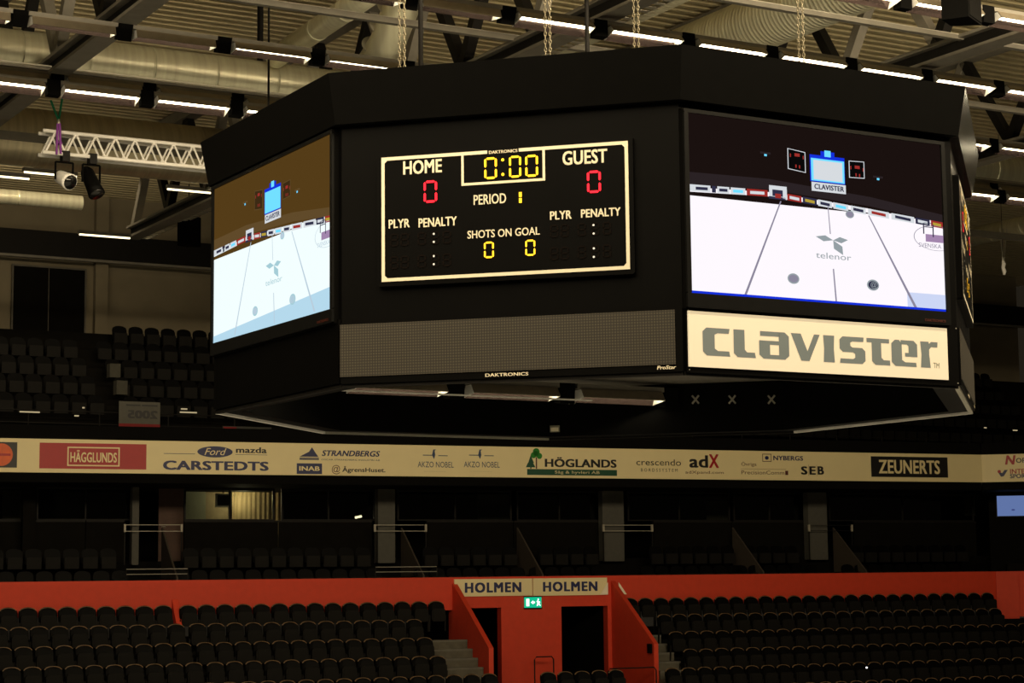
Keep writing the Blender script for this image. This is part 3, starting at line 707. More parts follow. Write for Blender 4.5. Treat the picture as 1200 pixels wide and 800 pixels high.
# --- sponsor sign under the right screen
X0, Z0, X1, Z1 = avg4(FR_, (807, 362.3), (1110.5, 386), (1111, 446.3), (807.3, 427.7), -.05)
mb = MB(); mb.box(.02, WS - .02, -.03, 0, Z0 - .06, Z1 + .03, black)
for zz in (Z0 - .03, Z1 + .01):
    for x in (.05, WS - .04): mb.box(x - .006, x + .006, -.034, -.03, zz - .006, zz + .006, galv)
sg = fpart(mb, 'sign_box', FR_)
mb = MB(); mb.box(X0, X1, -.05, -.03, Z0, Z1, mat('lit_sign_face', S(236, 226, 205), rough=.5, noise=.02, emit=(1.0, .84, .58), strength=.28)); fpart(mb, 'sign_face', FR_, sg, 'cream lit sign face')
def gl(pieces, x0, x1, z0_, z1_, mb, m, y):
    for P in pieces: mb.quad([(x0 + (x1 - x0) * u, z0_ + (z1_ - z0_) * v) for u, v in P], y, m)
def R_(u0, v0, u1, v1): return [(u0, v0), (u1, v0), (u1, v1), (u0, v1)]
GL = {
 'c': [[(.14, 0), (1, 0), (.97, .18), (.55, .18), (.44, .26), (.44, .76), (.55, .82), (.97, .82), (1, 1), (.14, 1), (.0, .86), (.0, .14)]],
 'l': [[(.16, 0), (1, 0), (.96, .19), (.60, .19), (.50, .28), (.50, 1), (0, 1), (0, .14)]],
 'a': [R_(.04, .83, .70, 1), [(.66, .83), (.66, 1), (.86, 1), (1, .86), (1, .14), (.86, 0), (.66, 0)], [(.0, .14), (.14, 0), (.66, 0), (.66, .15), (.36, .15), (.36, .52), (.66, .52), (.66, .66), (.0, .66)], ],
 'v': [[(0, 1), (.34, 1), (.56, .36), (.80, 1), (1, 1), (.62, 0), (.34, 0)]],
 'i': [[(0, 0), (1, 0), (.94, .5), (1, 1), (0, 1), (.06, .5)]],
 's': [[(.12, 1), (.95, 1), (.93, .83), (.50, .83), (.42, .78), (.42, .66), (.50, .60), (.88, .60), (1, .48), (1, .12), (.88, 0), (.0, 0), (.02, .17), (.52, .17), (.60, .22), (.60, .36), (.52, .42), (.12, .42), (0, .54), (0, .88)]],
 't': [R_(0, .84, 1, 1), [(.22, .84), (.64, .84), (.64, .28), (.74, .19), (1.02, .19), (1.02, 0), (.36, 0), (.22, .14)]],
 'e': [[(.14, 0), (.96, 0), (.94, .16), (.52, .16), (.40, .24), (.40, .86), (.30, 1), (.14, 1), (0, .86), (0, .14)], [(.36, .84), (.36, 1), (.86, 1), (1, .86), (1, .38), (.52, .38), (.52, .52), (.66, .52), (.66, .78), (.60, .84)]],
 'r': [[(0, 0), (.56, 0), (.50, .5), (.50, .70), (.62, .80), (.98, .80), (1, 1), (.62, 1), (.50, .92), (.48, 1), (0, 1), (.05, .5)]],
}
mb = MB(); kx = lambda u: X0 + (X1 - X0) * (u - 24) / (1165 - 24)
zl, zh = Z0 + (Z1 - Z0) * .215, Z0 + (Z1 - Z0) * .715
for ch, u0, u1 in (('c', 80, 192), ('l', 208, 300), ('a', 315, 443), ('v', 452, 578), ('i', 593, 642), ('s', 665, 780), ('t', 787, 890), ('e', 900, 1020), ('r', 1035, 1117)):
    gl(GL[ch], kx(u0), kx(u1), zl, zh, mb, mat('blue_grey_print', S(128, 140, 148), rough=.5, noise=.03), -.053)
mb.text('TM', kx(1094), zl - .0, kx(1122), zl + .06, -.053, greyp)
fpart(mb, 'sign_lettering', FR_, sg, 'large grey squared lettering')
for F in (FL,):
    mb = MB(); mb.box(.02, WS - .02, -.03, 0, ZB + .02, ZB + .72, black); fpart(mb, 'lower_panel', F)

# ------------------------------------------------------------------ stand fascia with sponsor prints
lo_loc = tuple(LO.w(0, 0)); LY = LO.yaw
SC0, SC1 = -16.5, 16.63
ZF0, ZF1 = 2.854, 3.755
CORN = LO.w(SC1, 0); Y2 = -.22
CO = Frame(CORN.x, CORN.y, Y2)
mb = MB(); mb.box(SC0, SC1, 0, .06, ZF0, ZF1, cream)
fa = tag(mb.build('advertising_board', loc=lo_loc, rz=LY), 'long cream advertising board along the upper stand edge with many sponsor prints', 'advertising board')
mb = MB(); mb.box(0, 5, 0, .06, ZF0, ZF1, cream)
fa2 = tag(mb.build('advertising_board', loc=tuple(CORN), rz=Y2), 'short angled cream advertising board at the right corner of the stand', 'advertising board')
fY = -.006
def fb(x0, y0, x1, y1, F=LO):
    a, b_ = F.hit(x0, y0), F.hit(x1, y1); return a[0], b_[1], b_[0], a[1]
def ad(fn, label, parent=fa):
    mb = MB(); fn(mb); mb.build('sponsor_print', parent, label=label)
def _a(mb):
    q = fb(-12, 517.5, 19.7, 547.8); mb.rect(*q, fY, blackp); c_ = LO.hit(1.5, 532.5); mb.disc(c_[0], c_[1], .30, .30, fY * 2, orangep); mb.rect(c_[0] - .22, c_[1] - .03, c_[0] + .24, c_[1] + .03, fY * 3, redp)
ad(_a, 'black square with an orange ball, at the left edge')
def _a(mb):
    q = fb(46.5, 518.4, 171.3, 550.0); mb.rect(*q, fY, redp); q = fb(79, 523.2, 140, 546.5)
    mb.frame(*q, .035, fY * 2, cream); q = fb(82.5, 527, 136.7, 542); mb.text('HÄGGLUNDS', *q, fY * 2, cream, bold=.025)
ad(_a, 'red panel with cream outlined lettering')
def _a(mb):
    q = fb(191, 539.3, 314.7, 551.6); mb.text('CARSTEDTS', *q, fY, navy, bold=.04)
    q = fb(192, 530.9, 228.5, 532); mb.rect(*q, fY, navy); q = fb(275.8, 532.2, 313, 533.2); mb.rect(*q, fY, navy)
    q = fb(276.5, 523.5, 312.5, 531); mb.text('mazda', *q, fY, blackp, bold=.03)
    c_ = LO.hit(252, 529.3); mb.disc(c_[0], c_[1], .50, .155, fY, navy); mb.text('Ford', c_[0] - .3, c_[1] - .09, c_[0] + .32, c_[1] + .10, fY * 2, cream, bold=.01, shear=.35)
ad(_a, 'dark blue oval badge over wide spaced navy lettering')
def _a(mb):
    q = fb(377, 527.3, 445.3, 535); mb.text('STRANDBERGS', *q, fY, navy, bold=.03, shear=.25)
    q = fb(376.5, 537.4, 445, 540); mb.text('OSCAR STRANDBERG INDUSTRI AB', *q, fY, navy, bold=.01)
ad(_a, 'navy slanted lettering')
def _a(mb):
    a = fb(351, 535.8, 373.7, 538.8); mb.rect(a[0], a[1], a[2], a[1] + .035, fY, navy); mb.rect(a[0], a[1] + .045, a[2], a[3], fY, navy)
    x0, z0_ = LO.hit(351, 534.8); x1, z1_ = LO.hit(373, 524)
    mb.quad([(x0, z0_), (x1, z0_), (x0 + (x1 - x0) * .84, z0_ + .12), (x0 + (x1 - x0) * .66, z1_), (x0 + (x1 - x0) * .5, z0_ + .14)], fY, navy)
ad(_a, 'navy ship-shaped mark')
def _a(mb):
    q = fb(347.7, 542.6, 377.3, 555.4); mb.rect(*q, fY, navy); q = fb(350.5, 546, 374.5, 551.6); mb.text('INAB', *q, fY * 2, cream, bold=.03)
ad(_a, 'navy block with cream capitals')
def _a(mb):
    q = fb(388.8, 544.6, 398.6, 555.6); mb.text('@', *q, fY, brownp); q = fb(401, 546, 451.5, 554.8); mb.text('ÅgrensHuset.', *q, fY, blackp, bold=.02)
ad(_a, 'black lettering after a round brown sign')
for x in (489.5, 543.5):
    def _a(mb, x=x):
        q = fb(x, 540.5, x + 42, 547.8); mb.text('AKZO NOBEL', *q, fY, bluep, bold=.012)
        q = fb(x + 6, 532.6, x + 18.5, 533.7); mb.rect(*q, fY, bluep); q = fb(x + 24, 533.3, x + 35, 534.3); mb.rect(*q, fY, bluep)
        c_ = LO.hit(x + 19, 533); mb.quad([(c_[0] - .06, c_[1] + .0), (c_[0] - .0, c_[1] - .12), (c_[0] + .04, c_[1] - .0), (c_[0] + .02, c_[1] + .13), (c_[0] + .07, c_[1] + .16), (c_[0] - .02, c_[1] + .16)], fY, bluep)
        q = fb(x + 7, 552, x + 33, 552.4); mb.rect(*q, fY, bluep)
    ad(_a, 'blue-grey lettering under a small winged figure')
def _a(mb):
    q = fb(617.6, 549.3, 723, 557.4); mb.rect(*q, fY, greenp); q = fb(650, 551.2, 702.5, 556.2); mb.text('Såg & hyvleri AB', *q, fY * 2, cream, bold=.01)
    q = fb(638.3, 535.2, 722.5, 548.0); mb.text('HÖGLANDS', *q, fY, blackp, bold=.04)
    x0, zb_ = LO.hit(622, 549)
    mb.quad([(x0 - .16, zb_ + .04), (x0 + .15, zb_ + .04), (x0 + .08, zb_ + .16), (x0 + .1, zb_ + .18), (x0, zb_ + .40), (x0 - .08, zb_ + .18), (x0 - .1, zb_ + .16)], fY, greenp); mb.rect(x0 - .02, zb_, x0 + .02, zb_ + .05, fY, greenp)
    x1, _z = LO.hit(628.5, 549); mb.rect(x1 - .018, zb_, x1 + .022, zb_ + .34, fY, brownp)
    for dx, dz, r_ in ((0, .50, .11), (-.09, .40, .09), (.10, .38, .09), (-.01, .44, .09)): mb.disc(x1 + dx, zb_ + dz, r_, r_, fY * 2, leafp, 14)
ad(_a, 'two green trees beside heavy black lettering on a green bar')
def _a(mb):
    q = fb(745.5, 537.5, 798, 545.6); mb.text('crescendo', *q, fY, blackp, bold=.0); q = fb(751, 548.5, 794, 552.8); mb.text('B O R D S S Y S T E M', *q, fY, blackp, bold=.01)
ad(_a, 'thin rounded black lettering over small spaced capitals')
def _a(mb):
    q = fb(807.5, 533, 829.8, 548); mb.text('ad', *q, fY, blackp, bold=.03); q = fb(830.5, 532, 842.4, 548.2); mb.text('X', *q, fY, redp, bold=.03)
    q = fb(803, 551.3, 848, 556.2); mb.text('adXpand.com', *q, fY, brownp)
ad(_a, 'black lettering ending in a red X')
def _a(mb):
    q = fb(906, 533.7, 941, 539.6); mb.text('NYBERGS', *q, fY, navy, bold=.03); q = fb(893.2, 531.5, 904, 540.9); mb.frame(*q, .02, fY, brownp); c_ = LO.hit(898.5, 536.3); mb.disc(c_[0], c_[1], .07, .06, fY, navy, 10)
ad(_a, 'navy capitals beside a small boxed mark')
def _a(mb):
    q = fb(868.5, 540.6, 886.5, 547); mb.text('Övriga', *q, fY, brownp); q = fb(868.7, 551, 919, 556); mb.text('PrecisionComm', *q, fY, brownp); q = fb(920, 551.4, 923.6, 556.4); mb.rect(*q, fY, brownp)
    q = fb(868, 549.3, 921, 549.7); mb.rect(*q, fY, brownp)
ad(_a, 'thin brown two-line lettering')
def _a(mb):
    for i, ch in enumerate('SEB'): q = fb(938.5 + i * 9.7, 546.2, 946.2 + i * 9.7, 556); mb.text(ch, *q, fY, blackp, bold=.04)
    for i in (0, 1): q = fb(947.2 + i * 9.6, 544.4, 947.8 + i * 9.6, 557.6); mb.rect(*q, fY, brownp)
ad(_a, 'three black capitals split by thin lines')
def _a(mb):
    q = fb(1020.3, 534.4, 1111, 559.5); mb.rect(*q, fY, blackp); q = fb(1029.3, 538.3, 1101.5, 555.5); mb.text('ZEUNERTS', *q, fY * 2, cream, bold=.03)
ad(_a, 'black panel with tall cream lettering')
def _a(mb):
    q = fb(1177.5, 533.5, 1190.5, 544, CO); mb.text('N', *q, fY, redp, bold=.04, shear=.2); q = fb(1190.5, 536.5, 1212, 541.8, CO); mb.text('ORRS', *q, fY, blackp, bold=.02)
    q = fb(1183.5, 549.5, 1206, 554.5, CO); mb.text('INTER', *q, fY, redp, bold=.02); q = fb(1183.5, 555.3, 1206, 559.8, CO); mb.text('SPORT', *q, fY, navy, bold=.03)
    c_ = CO.hit(1171, 552.4); mb.disc(c_[0], c_[1], .055, .055, fY, redp, 12)
    mb.quad([(c_[0] - .02, c_[1] - .05), (c_[0] + .05, c_[1] - .17), (c_[0] + .14, c_[1] - .15), (c_[0] + .27, c_[1] + .05), (c_[0] + .17, c_[1] + .05), (c_[0] + .09, c_[1] - .05), (c_[0] + .04, c_[1] - .03)], fY, navy)
ad(_a, 'red and navy lettering with a tick mark', fa2)

# parapet and slab around the fascia
mb = MB(); mb.box(SC0, SC1, .06, .5, ZF1 - .9, ZF1 + .38, darker); mb.box(SC0, SC1, .06, 8, 2.60, 2.852, darker); mb.box(SC0, SC1, .5, 4.5, 3.6, 3.8, darker)
struct(mb.build('trim_2', loc=lo_loc, rz=LY))
mb = MB(); mb.box(0, 6, .06, .5, ZF1 - .9, ZF1 + .38, darker); mb.box(0, 6, .06, 6, 2.60, 2.852, darker)
struct(mb.build('trim_3', loc=tuple(CORN), rz=Y2))

# ------------------------------------------------------------------ lower stand: orange wall, tunnel
ORC = LO.w(17.2, 0); OC = Frame(ORC.x, ORC.y, Y2)
struct_o = MB()
DL0, DL1, DR0, DR1 = -1.5, -.43, 1.49, 3.0
zd = -.93; zf = -3.2
struct_o.box(SC0, DL0 - .45, 0, .3, -.98, -.04, orange)
struct_o.box(DL0 - .45, DL0, 0, .3, zf, -.04, orange); struct_o.box(DL1, DR0, 0, .3, zf, -.04, orange); struct_o.box(DR1, DR1 + .3, 0, .3, zf, -.04, orange)
struct_o.box(DL0, DL1, 0, .3, zd, -.04, orange); struct_o.box(DR0, DR1, 0, .3, zd, -.04, orange)
struct_o.box(DR1 + .3, 17.2, 0, .3, -.98, -.04, orange)
struct(struct_o.build('wall_lower', loc=lo_loc, rz=LY))
mb = MB(); mb.box(0, 5, 0, .3, -1.5, -.04, orange); mb.box(-.15, .55, -.2, 0, -2.1, -.04, orange); struct(mb.build('wall_corner', loc=tuple(ORC), rz=Y2))
mb = MB()
for s0 in (-1.95 - .0, 3.12):
    mb.prismx([(0, -.20), (0, zf), (-2.75, zf), (-2.75, -1.98), (-2.60, -1.88)], s0, s0 + .14, orange)
struct(mb.build('wall_tunnel', loc=lo_loc, rz=LY))
mb = MB(); mb.prismx([(-.0, -.55), (-.0, -1.25), (-.55, -1.25)], -10.12, -9.95, orange); struct(mb.build('trim_4', loc=lo_loc, rz=LY))
mb = MB(); mb.box(DL0 - .1, DR1 + .1, .3, 4.5, zf - .1, zf, darker); mb.box(DL0 - .1, DR1 + .1, 4.4, 4.5, zf, zd + .3, darker); mb.box(DL0 - .1, DR1 + .1, .3, 4.5, zd + .2, zd + .3, darker)
for s0 in (DL0 - .1, DR1, .5): mb.box(s0, s0 + .1, .3, 4.5, zf, zd + .3, darker)
mb.box(DL0 - .4, DR1 + .2, -3.0, 0, zf - .1, zf, darker)
struct(mb.build('floor_tunnel', loc=lo_loc, rz=LY))
# signs over the tunnel
for i, (x0, x1) in enumerate(((532.3, 623.6), (624.4, 711.5))):
    F = LO; a = F.hit(x0, 678.5 - i * 1.0, -.05); b_ = F.hit(x1, 697.6 - i * .9, -.05)
    mb = MB(); mb.box(a[0], b_[0], -.06, -.003, b_[1], a[1], cream)
    t = tag(mb.build('tunnel_sign', loc=lo_loc, rz=LY), ('left' if i == 0 else 'right') + ' one of two cream signs with navy lettering over the orange tunnel', 'sign', 'cream signs over the tunnel')
    xs = ((544.5, 681.3, 610.8, 694), (636, 680.4, 700, 692.6))[i]
    q0 = F.hit(xs[0], xs[1] + 1.2, -.05); q1 = F.hit(xs[2], xs[3] - .4, -.05)
    mb = MB(); mb.text('HOLMEN', q0[0], q1[1], q1[0], q0[1], -.064, navy, bold=.05, space=1.14); mb.build('lettering', t, label='navy capital lettering')
t = thing('exit_sign', 'small glowing green exit sign with white running figure on the orange tunnel wall', 'sign', LO.w(*((LO.hit(615, 712)[0]), -.02), 0), LY)
a = LO.hit(615.2, 699.6, -.08); b_ = LO.hit(634.8, 711.6, -.08); wd_, ht = b_[0] - a[0], a[1] - b_[1]
t.location = LO.w(a[0], -.02, b_[1])
mb = MB(); mb.box(0, wd_, -.05, 0, 0, ht, glow('exit_green', S(20, 190, 140), 1.0)); mb.build('sign_face', t)
mb = MB(); wg = glow('exit_white', (.9, 1, .95), 1.6); u = wd_; h = ht
mb.rect(u * .08, h * .15, u * .26, h * .85, -.055, wg); mb.quad([(u * .36, h * .5), (u * .50, h * .3), (u * .50, h * .42), (u * .6, h * .42), (u * .6, h * .58), (u * .5, h * .58), (u * .5, h * .7)], -.055, wg)
mb.disc(u * .80, h * .78, u * .045, h * .09, -.055, wg, 10); mb.quad([(u * .70, h * .15), (u * .78, h * .18), (u * .80, h * .34), (u * .9, h * .15), (u * .95, h * .2), (u * .86, h * .45), (u * .93, h * .5), (u * .9, h * .58), (u * .76, h * .68), (u * .68, h * .55), (u * .76, h * .5)], -.055, wg)
mb.build('pictogram', t)
mb = MB(); mb.box(-.02, wd_ + .02, -.06, 0, -.03, 0, darksteel); mb.box(-.02, wd_ + .02, -.06, 0, ht, ht + .02, darksteel); mb.build('housing', t)
# white triangular corner guards by the right sign
for x0, z0_, sgn, d in ((2.98, -.60, -1, 'on the right end of the right tunnel sign'), (3.34, -.60, 1, 'on the orange wall right of the tunnel signs')):
    mb = MB(); mb.prism([(x0, z0_), (x0 + sgn * .26, z0_ - .0), (x0, z0_ + .36)][::(1 if sgn > 0 else -1)], -.09, -.065, white)
    tag(mb.build('corner_plate', loc=lo_loc, rz=LY), 'small white triangular plate ' + d, 'plate')
# small dark box on the tunnel wall end, and rail arch
mb = MB(); mb.bbox(3.05, 3.12, -2.65, -2.45, -2.25, -1.98, black, .01); tag(mb.build('wall_box', loc=lo_loc, rz=LY), 'small black box on the right side wall of the tunnel', 'box')
def arch(s0, s1, t_, z0_, z1_, label, r=.02, m=darksteel):
    mb = MB(); mb.tube([(s0, t_, z0_), (s0, t_, z1_ - .08), (s0 + .06, t_, z1_), (s1 - .06, t_, z1_), (s1, t_, z1_ - .08), (s1, t_, z0_)], r, m, n=6)
    tag(mb.build('handrail', loc=lo_loc, rz=LY), label, 'handrail')
arch(.35, .95, -.6, zf, -2.35, 'dark arched handrail in front of the orange wall between the tunnel doors')
arch(1.5, 3.0, -3.1, zf, -2.62, 'low dark handrail behind the seats at the tunnel mouth')

# terraces of the lower stand
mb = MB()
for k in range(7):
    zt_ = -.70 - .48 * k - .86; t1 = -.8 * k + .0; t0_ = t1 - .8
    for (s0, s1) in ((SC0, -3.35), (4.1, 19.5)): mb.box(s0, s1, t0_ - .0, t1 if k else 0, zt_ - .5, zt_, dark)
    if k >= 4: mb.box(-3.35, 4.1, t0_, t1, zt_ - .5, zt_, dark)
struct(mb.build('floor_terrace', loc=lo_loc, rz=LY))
# aisle steps beside the tunnel
for s0, s1, d in ((-3.3, -1.97, 'left'), (3.28, 4.15, 'right')):
    mb = MB()
    for k in range(2, 8):
        z_ = -1.55 - .24 * k + .24; t_ = -.4 * k
        mb.box(s0, s1, t_ - .4, t_, z_ - .6, z_ - .0, stepm); mb.box(s0, s1, t_ - .41, t_ - .37, z_ - .05, z_ + .004, greyc)
    tag(mb.build('aisle_steps', loc=lo_loc, rz=LY), f'flight of worn grey concrete steps {d} of the orange tunnel', 'steps', kind=None)

# ------------------------------------------------------------------ seats
def arc_top(w_, z0_, z1_, h, n=8):
    P = [(-w_ / 2, z0_ + .02), (-w_ / 2 + .02, z0_), (w_ / 2 - .02, z0_), (w_ / 2, z0_ + .02), (w_ / 2, z1_ - h)]
    for i in range(1, n): a = i / n * PI; P.append((w_ / 2 * math.cos(a), z1_ - h + h * math.sin(a) ** .8))
    P.append((-w_ / 2, z1_ - h)); return P
def seat_parts(root):
    mb = MB(); P = arc_top(.49, .44, .86, .17)
    n = len(P)
    # slightly reclined and dished back
    def pt(x, z, back): return (x, .06 + (z - .44) * .22 + (.045 if back else 0) + .05 * (1 - (x / .245) ** 2) * (0 if back else 1) * 0.6, z)
    Q = [(x * .93, .62 + (z - .62) * (.90 if z > .62 else .94)) for x, z in P]
    vs = [pt(x, z, False) for x, z in Q] + [pt(x, z, True) for x, z in P] + [tuple(Vector(pt(x, z, False)) + Vector((0, .026, 0))) for x, z in P]
    mb.add(vs, [tuple(range(n)), tuple(range(2 * n - 1, n - 1, -1))] + [(2 * n + (i + 1) % n, 2 * n + i, n + i, n + (i + 1) % n) for i in range(n)], seatback)
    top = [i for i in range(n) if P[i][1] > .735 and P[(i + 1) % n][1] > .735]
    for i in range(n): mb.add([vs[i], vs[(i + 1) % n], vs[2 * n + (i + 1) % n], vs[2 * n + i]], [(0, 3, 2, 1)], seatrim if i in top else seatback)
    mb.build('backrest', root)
    mb = MB(); mb.bbox(-.205, .205, -.055, .02, .28, .64, seatpan, .05); mb.bbox(-.16, .16, -.07, -.055, .32, .60, seatpan, .04); mb.build('seat_pan', root)
    mb = MB()
    for x in (-.235, .235): mb.bar((x, .08, .0), (x, .05, .46), .03, .05, darksteel)
    mb.bar((-.235, .06, .40), (.235, .06, .40), .03, .03, darksteel); mb.build('stand', root)
GS = 'black tip-up seats of the lower stand'
sproto = thing('stadium_seat', 'x', 'seat', (0, 0, 0), LY, GS); seat_parts(sproto); stree = [(k, []) for k in kids(sproto)]
sfirst = [True]; COUNT = [0]
def seat(s, t, ztop, label):
    COUNT[0] += 1; loc = LO.w(s, t, ztop - .86)
    if sfirst[0]: sfirst[0] = False; sproto.location = loc; sproto['label'] = label
    else: dup(sproto, stree, loc, LY, label, GS)
PITCH_S = .513
TW = ['top', 'second', 'third', 'fourth', 'fifth', 'sixth']
def seatrow(k, s0, s1, where, from_right=False):
    n = int((s1 - s0) / PITCH_S + 1e-6) + 1
    for i in range(n):
        s = s1 - i * PITCH_S if from_right else s0 + i * PITCH_S
        seat(s, -.5 - .8 * k, -.70 - .48 * k + random.uniform(-.006, .006), f'black folding seat, {TW[k]} row below orange wall, {ORD[i]} {where}')
YR = (700, 720, 745, 768, 790, 796)
def sp(k, px): return LO.hit(px, YR[k], -.5 - .8 * k)[0]
for k, (pa, pb) in enumerate(((222, 516), (233, 486), (242, 499), (254, 514))):
    seatrow(k, sp(k, pa), sp(k, pb) + .05, 'right of the stub wall')
for k, px in enumerate((193, 208, 216, 229)):
    seatrow(k, -16.0, sp(k, px), 'left of the stub wall', True)
seatrow(4, sp(4, 60), sp(4, 576), 'leftward of tunnel mouth', True)
seatrow(4, sp(4, 645), sp(4, 735), 'from left before the tunnel')
for k, px in enumerate((741, 781, 795, 812, 791)): seatrow(k, sp(k, px), (16.6, 16.5, 17.0, 17.6, 17.6)[k], 'right of tunnel steps')
seatrow(5, sp(5, 860), 17.2, 'from left in right block')
# remaining seats (terrace by the suites, upper stand): one object
rest = MB()
def simple_seat(F, s, t, z):
    c = F.w(s, t, z - .86); e_, n_ = F.e, F.n
    def T3(x, y, zz): return (c.x + x * e_[0] + y * n_[0], c.y + x * e_[1] + y * n_[1], c.z + zz)
    P = arc_top(.45, .44, .86, .13, 6); n = len(P)
    vs = [T3(x, .06 + (zz - .44) * .2, zz) for x, zz in P] + [T3(x, .10 + (zz - .44) * .2, zz) for x, zz in P]
    rest.add(vs, [tuple(range(n)), tuple(range(2 * n - 1, n - 1, -1))] + [((i + 1) % n, i, n + i, n + (i + 1) % n) for i in range(n)], seatback)
    vs = [T3(x, y, zz) for y in (-.05, .02) for x, zz in ((-.2, .3), (.2, .3), (.2, .62), (-.2, .62))]
    rest.add(vs, [(0, 1, 2, 3), (7, 6, 5, 4), (0, 4, 5, 1), (3, 2, 6, 7)], seatpan)
for px0, px1 in ((-5, 148), (224, 438), (505, 608), (640, 705), (770, 858), (880, 945), (1005, 1142)):
    for row_, (t_, z_) in enumerate(((.95, .24), (1.75, .86))):
        s = LO.hit(px0 - (10 if row_ == 0 else 0), 650, t_)[0]; s1 = LO.hit(px1 + (12 if row_ == 0 else 0), 650, t_)[0]
        while s < s1: simple_seat(LO, s, t_, z_); s += .513
for k, z_ in enumerate((5.16, 5.79, 6.40, 7.02)):
    t_ = 1.6 + .85 * k; n = 0
    s = -1.0; gap = 3.55 - .1 * k
    while s < 40:
        if not (gap < s < gap + .55) : simple_seat(UP, s, t_, z_)
        s += .513
s = 4.9
while s < 40: simple_seat(UP, s, 5.0, 7.62); s += .513
o = rest.build('stadium_seats'); tag(o, 'rows of black seats in the dark by the suites and in the upper stand', 'seat', 'distant black stadium seats', 'stuff')
# steps under upper seats
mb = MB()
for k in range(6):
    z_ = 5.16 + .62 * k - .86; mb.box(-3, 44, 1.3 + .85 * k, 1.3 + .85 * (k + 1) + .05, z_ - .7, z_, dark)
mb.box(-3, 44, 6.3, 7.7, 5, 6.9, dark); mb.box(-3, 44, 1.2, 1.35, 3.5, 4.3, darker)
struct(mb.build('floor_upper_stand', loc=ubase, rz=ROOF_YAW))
for i, (px, py, t_) in enumerate(((135, 438, 3.0), (143, 458, 2.1))):
    h = UP.hit(px, py, t_); mb = MB(); mb.box(h[0] - .16, h[0] + .16, t_, t_ + .3, h[1] - .1, h[1] + .3, mat('dim_step_concrete', (.05, .047, .035), rough=.9, noise=.3))
    tag(mb.build('stair_block', loc=ubase, rz=ROOF_YAW), ('upper' if i == 0 else 'lower') + ' pale concrete stair block in the upper stand aisle', 'step')
# rail and banner in front of the upper stand
mb = MB()
for z_ in (4.28, 4.62): mb.tube([(-3, 1.0, z_), (40, 1.0, z_)], .018, darksteel, n=6)
for s in range(-3, 40, 2): mb.tube([(s, 1.0, 3.9), (s, 1.0, 4.64)], .02, darksteel, n=6)
tag(mb.build('guard_rail', loc=ubase, rz=ROOF_YAW), 'dark guard rail along the front of the upper stand', 'railing')
bn = thing('banner', 'dim white banner with black figures and a red stripe hanging on the upper stand rail', 'banner', UP.w(3.52, .9, 4.22), ROOF_YAW)
mb = MB(); mb.box(0, 1.2, 0, .02, 0, .72, mat('dull_banner_cloth', (.10, .096, .08), rough=.9, noise=.2)); mb.rect(0, 0, 1.2, .1, -.005, mat('banner_red', S(120, 20, 22), rough=.8, noise=.2))
mb.text('2005', .25, .25, 1.12, .48, -.006, blackp, bold=.05, flip=True); mb.rect(.2, .60, .62, .64, -.006, blackp); mb.rect(.66, .60, 1.12, .64, -.006, blackp); mb.build('cloth', bn)
bn = thing('banner', 'low dark banner with red and grey bands below the scoreboard edge at left', 'banner', UP.w(6.6, .9, 3.95), ROOF_YAW)
mb = MB(); mb.box(0, 1.5, 0, .02, 0, .38, mat('dull_grey_cloth', (.05, .05, .045), rough=.9, noise=.2)); mb.rect(0.02, .16, .42, .36, -.005, MATS['banner_red']); mb.rect(.45, .0, 1.5, .1, -.005, MATS['banner_red']); mb.build('cloth', bn)
# small glowing bars along the upper stand rail
for px, py, w_, d in ((35, 482.5, .55, 'leftmost of the rail bars'), (98, 477.5, .06, 'a small dot above the rail'), (90, 487, .12, 'left of the dim banner'), (221, 483, .5, 'right of the dim banner'), (216, 479, .18, 'just above the bar right of the dim banner'),
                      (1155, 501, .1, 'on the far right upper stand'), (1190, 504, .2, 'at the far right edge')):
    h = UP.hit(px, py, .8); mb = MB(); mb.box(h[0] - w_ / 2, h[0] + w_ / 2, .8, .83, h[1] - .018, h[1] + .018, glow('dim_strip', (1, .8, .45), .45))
    tag(mb.build('glow_bar', loc=ubase, rz=ROOF_YAW), 'tiny dim glowing bar, ' + d, 'lamp')
h = LO.hit(1016, 782, -4.2); mb = MB(); mb.tube([LO.w(h[0], -4.2, h[1]), LO.w(h[0], -4.17, h[1])], .025, glow('white_point', (1, 1, 1), 2.0), n=10)
tag(mb.build('aisle_light'), 'tiny bright white point light among the right lower seats', 'lamp')

# ------------------------------------------------------------------ suites between orange wall and fascia
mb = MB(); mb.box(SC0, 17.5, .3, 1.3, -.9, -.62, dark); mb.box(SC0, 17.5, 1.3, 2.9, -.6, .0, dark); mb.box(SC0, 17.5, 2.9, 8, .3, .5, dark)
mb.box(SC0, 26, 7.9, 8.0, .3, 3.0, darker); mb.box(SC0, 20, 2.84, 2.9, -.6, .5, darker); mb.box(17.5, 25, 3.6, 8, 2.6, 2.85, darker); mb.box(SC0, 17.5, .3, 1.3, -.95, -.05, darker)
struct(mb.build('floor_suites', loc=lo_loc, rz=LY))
TP = 2.9
sx_ = lambda px: LO.hit(px, 600, TP)[0]
def panel(x0, x1, label):
    mb = MB(); mb.box(sx_(x0), sx_(x1), TP, TP + .06, .3, 1.62, dark); mb.box(sx_(x0), sx_(x1), TP - .03, TP + .1, 1.62, 1.67, darksteel)
    tag(mb.build('front_panel', loc=lo_loc, rz=LY), label, 'panel', 'dark suite front panels')
for x0, x1, d in ((-8, 100, 'at the left edge'), (101, 146, 'left of the first white gate rail'), (216, 326, 'below the lit curtained suite'), (327, 436, 'left of the second white gate rail'), (500, 601, 'above the left tunnel sign'), (602, 705, 'above the right tunnel sign'),
                  (765, 857, 'right of the third white gate rail'), (858, 944, 'left of the rightmost pillar'), (1000, 1143, 'at the right end')):
    panel(x0, x1, 'dark grey suite front panel ' + d)
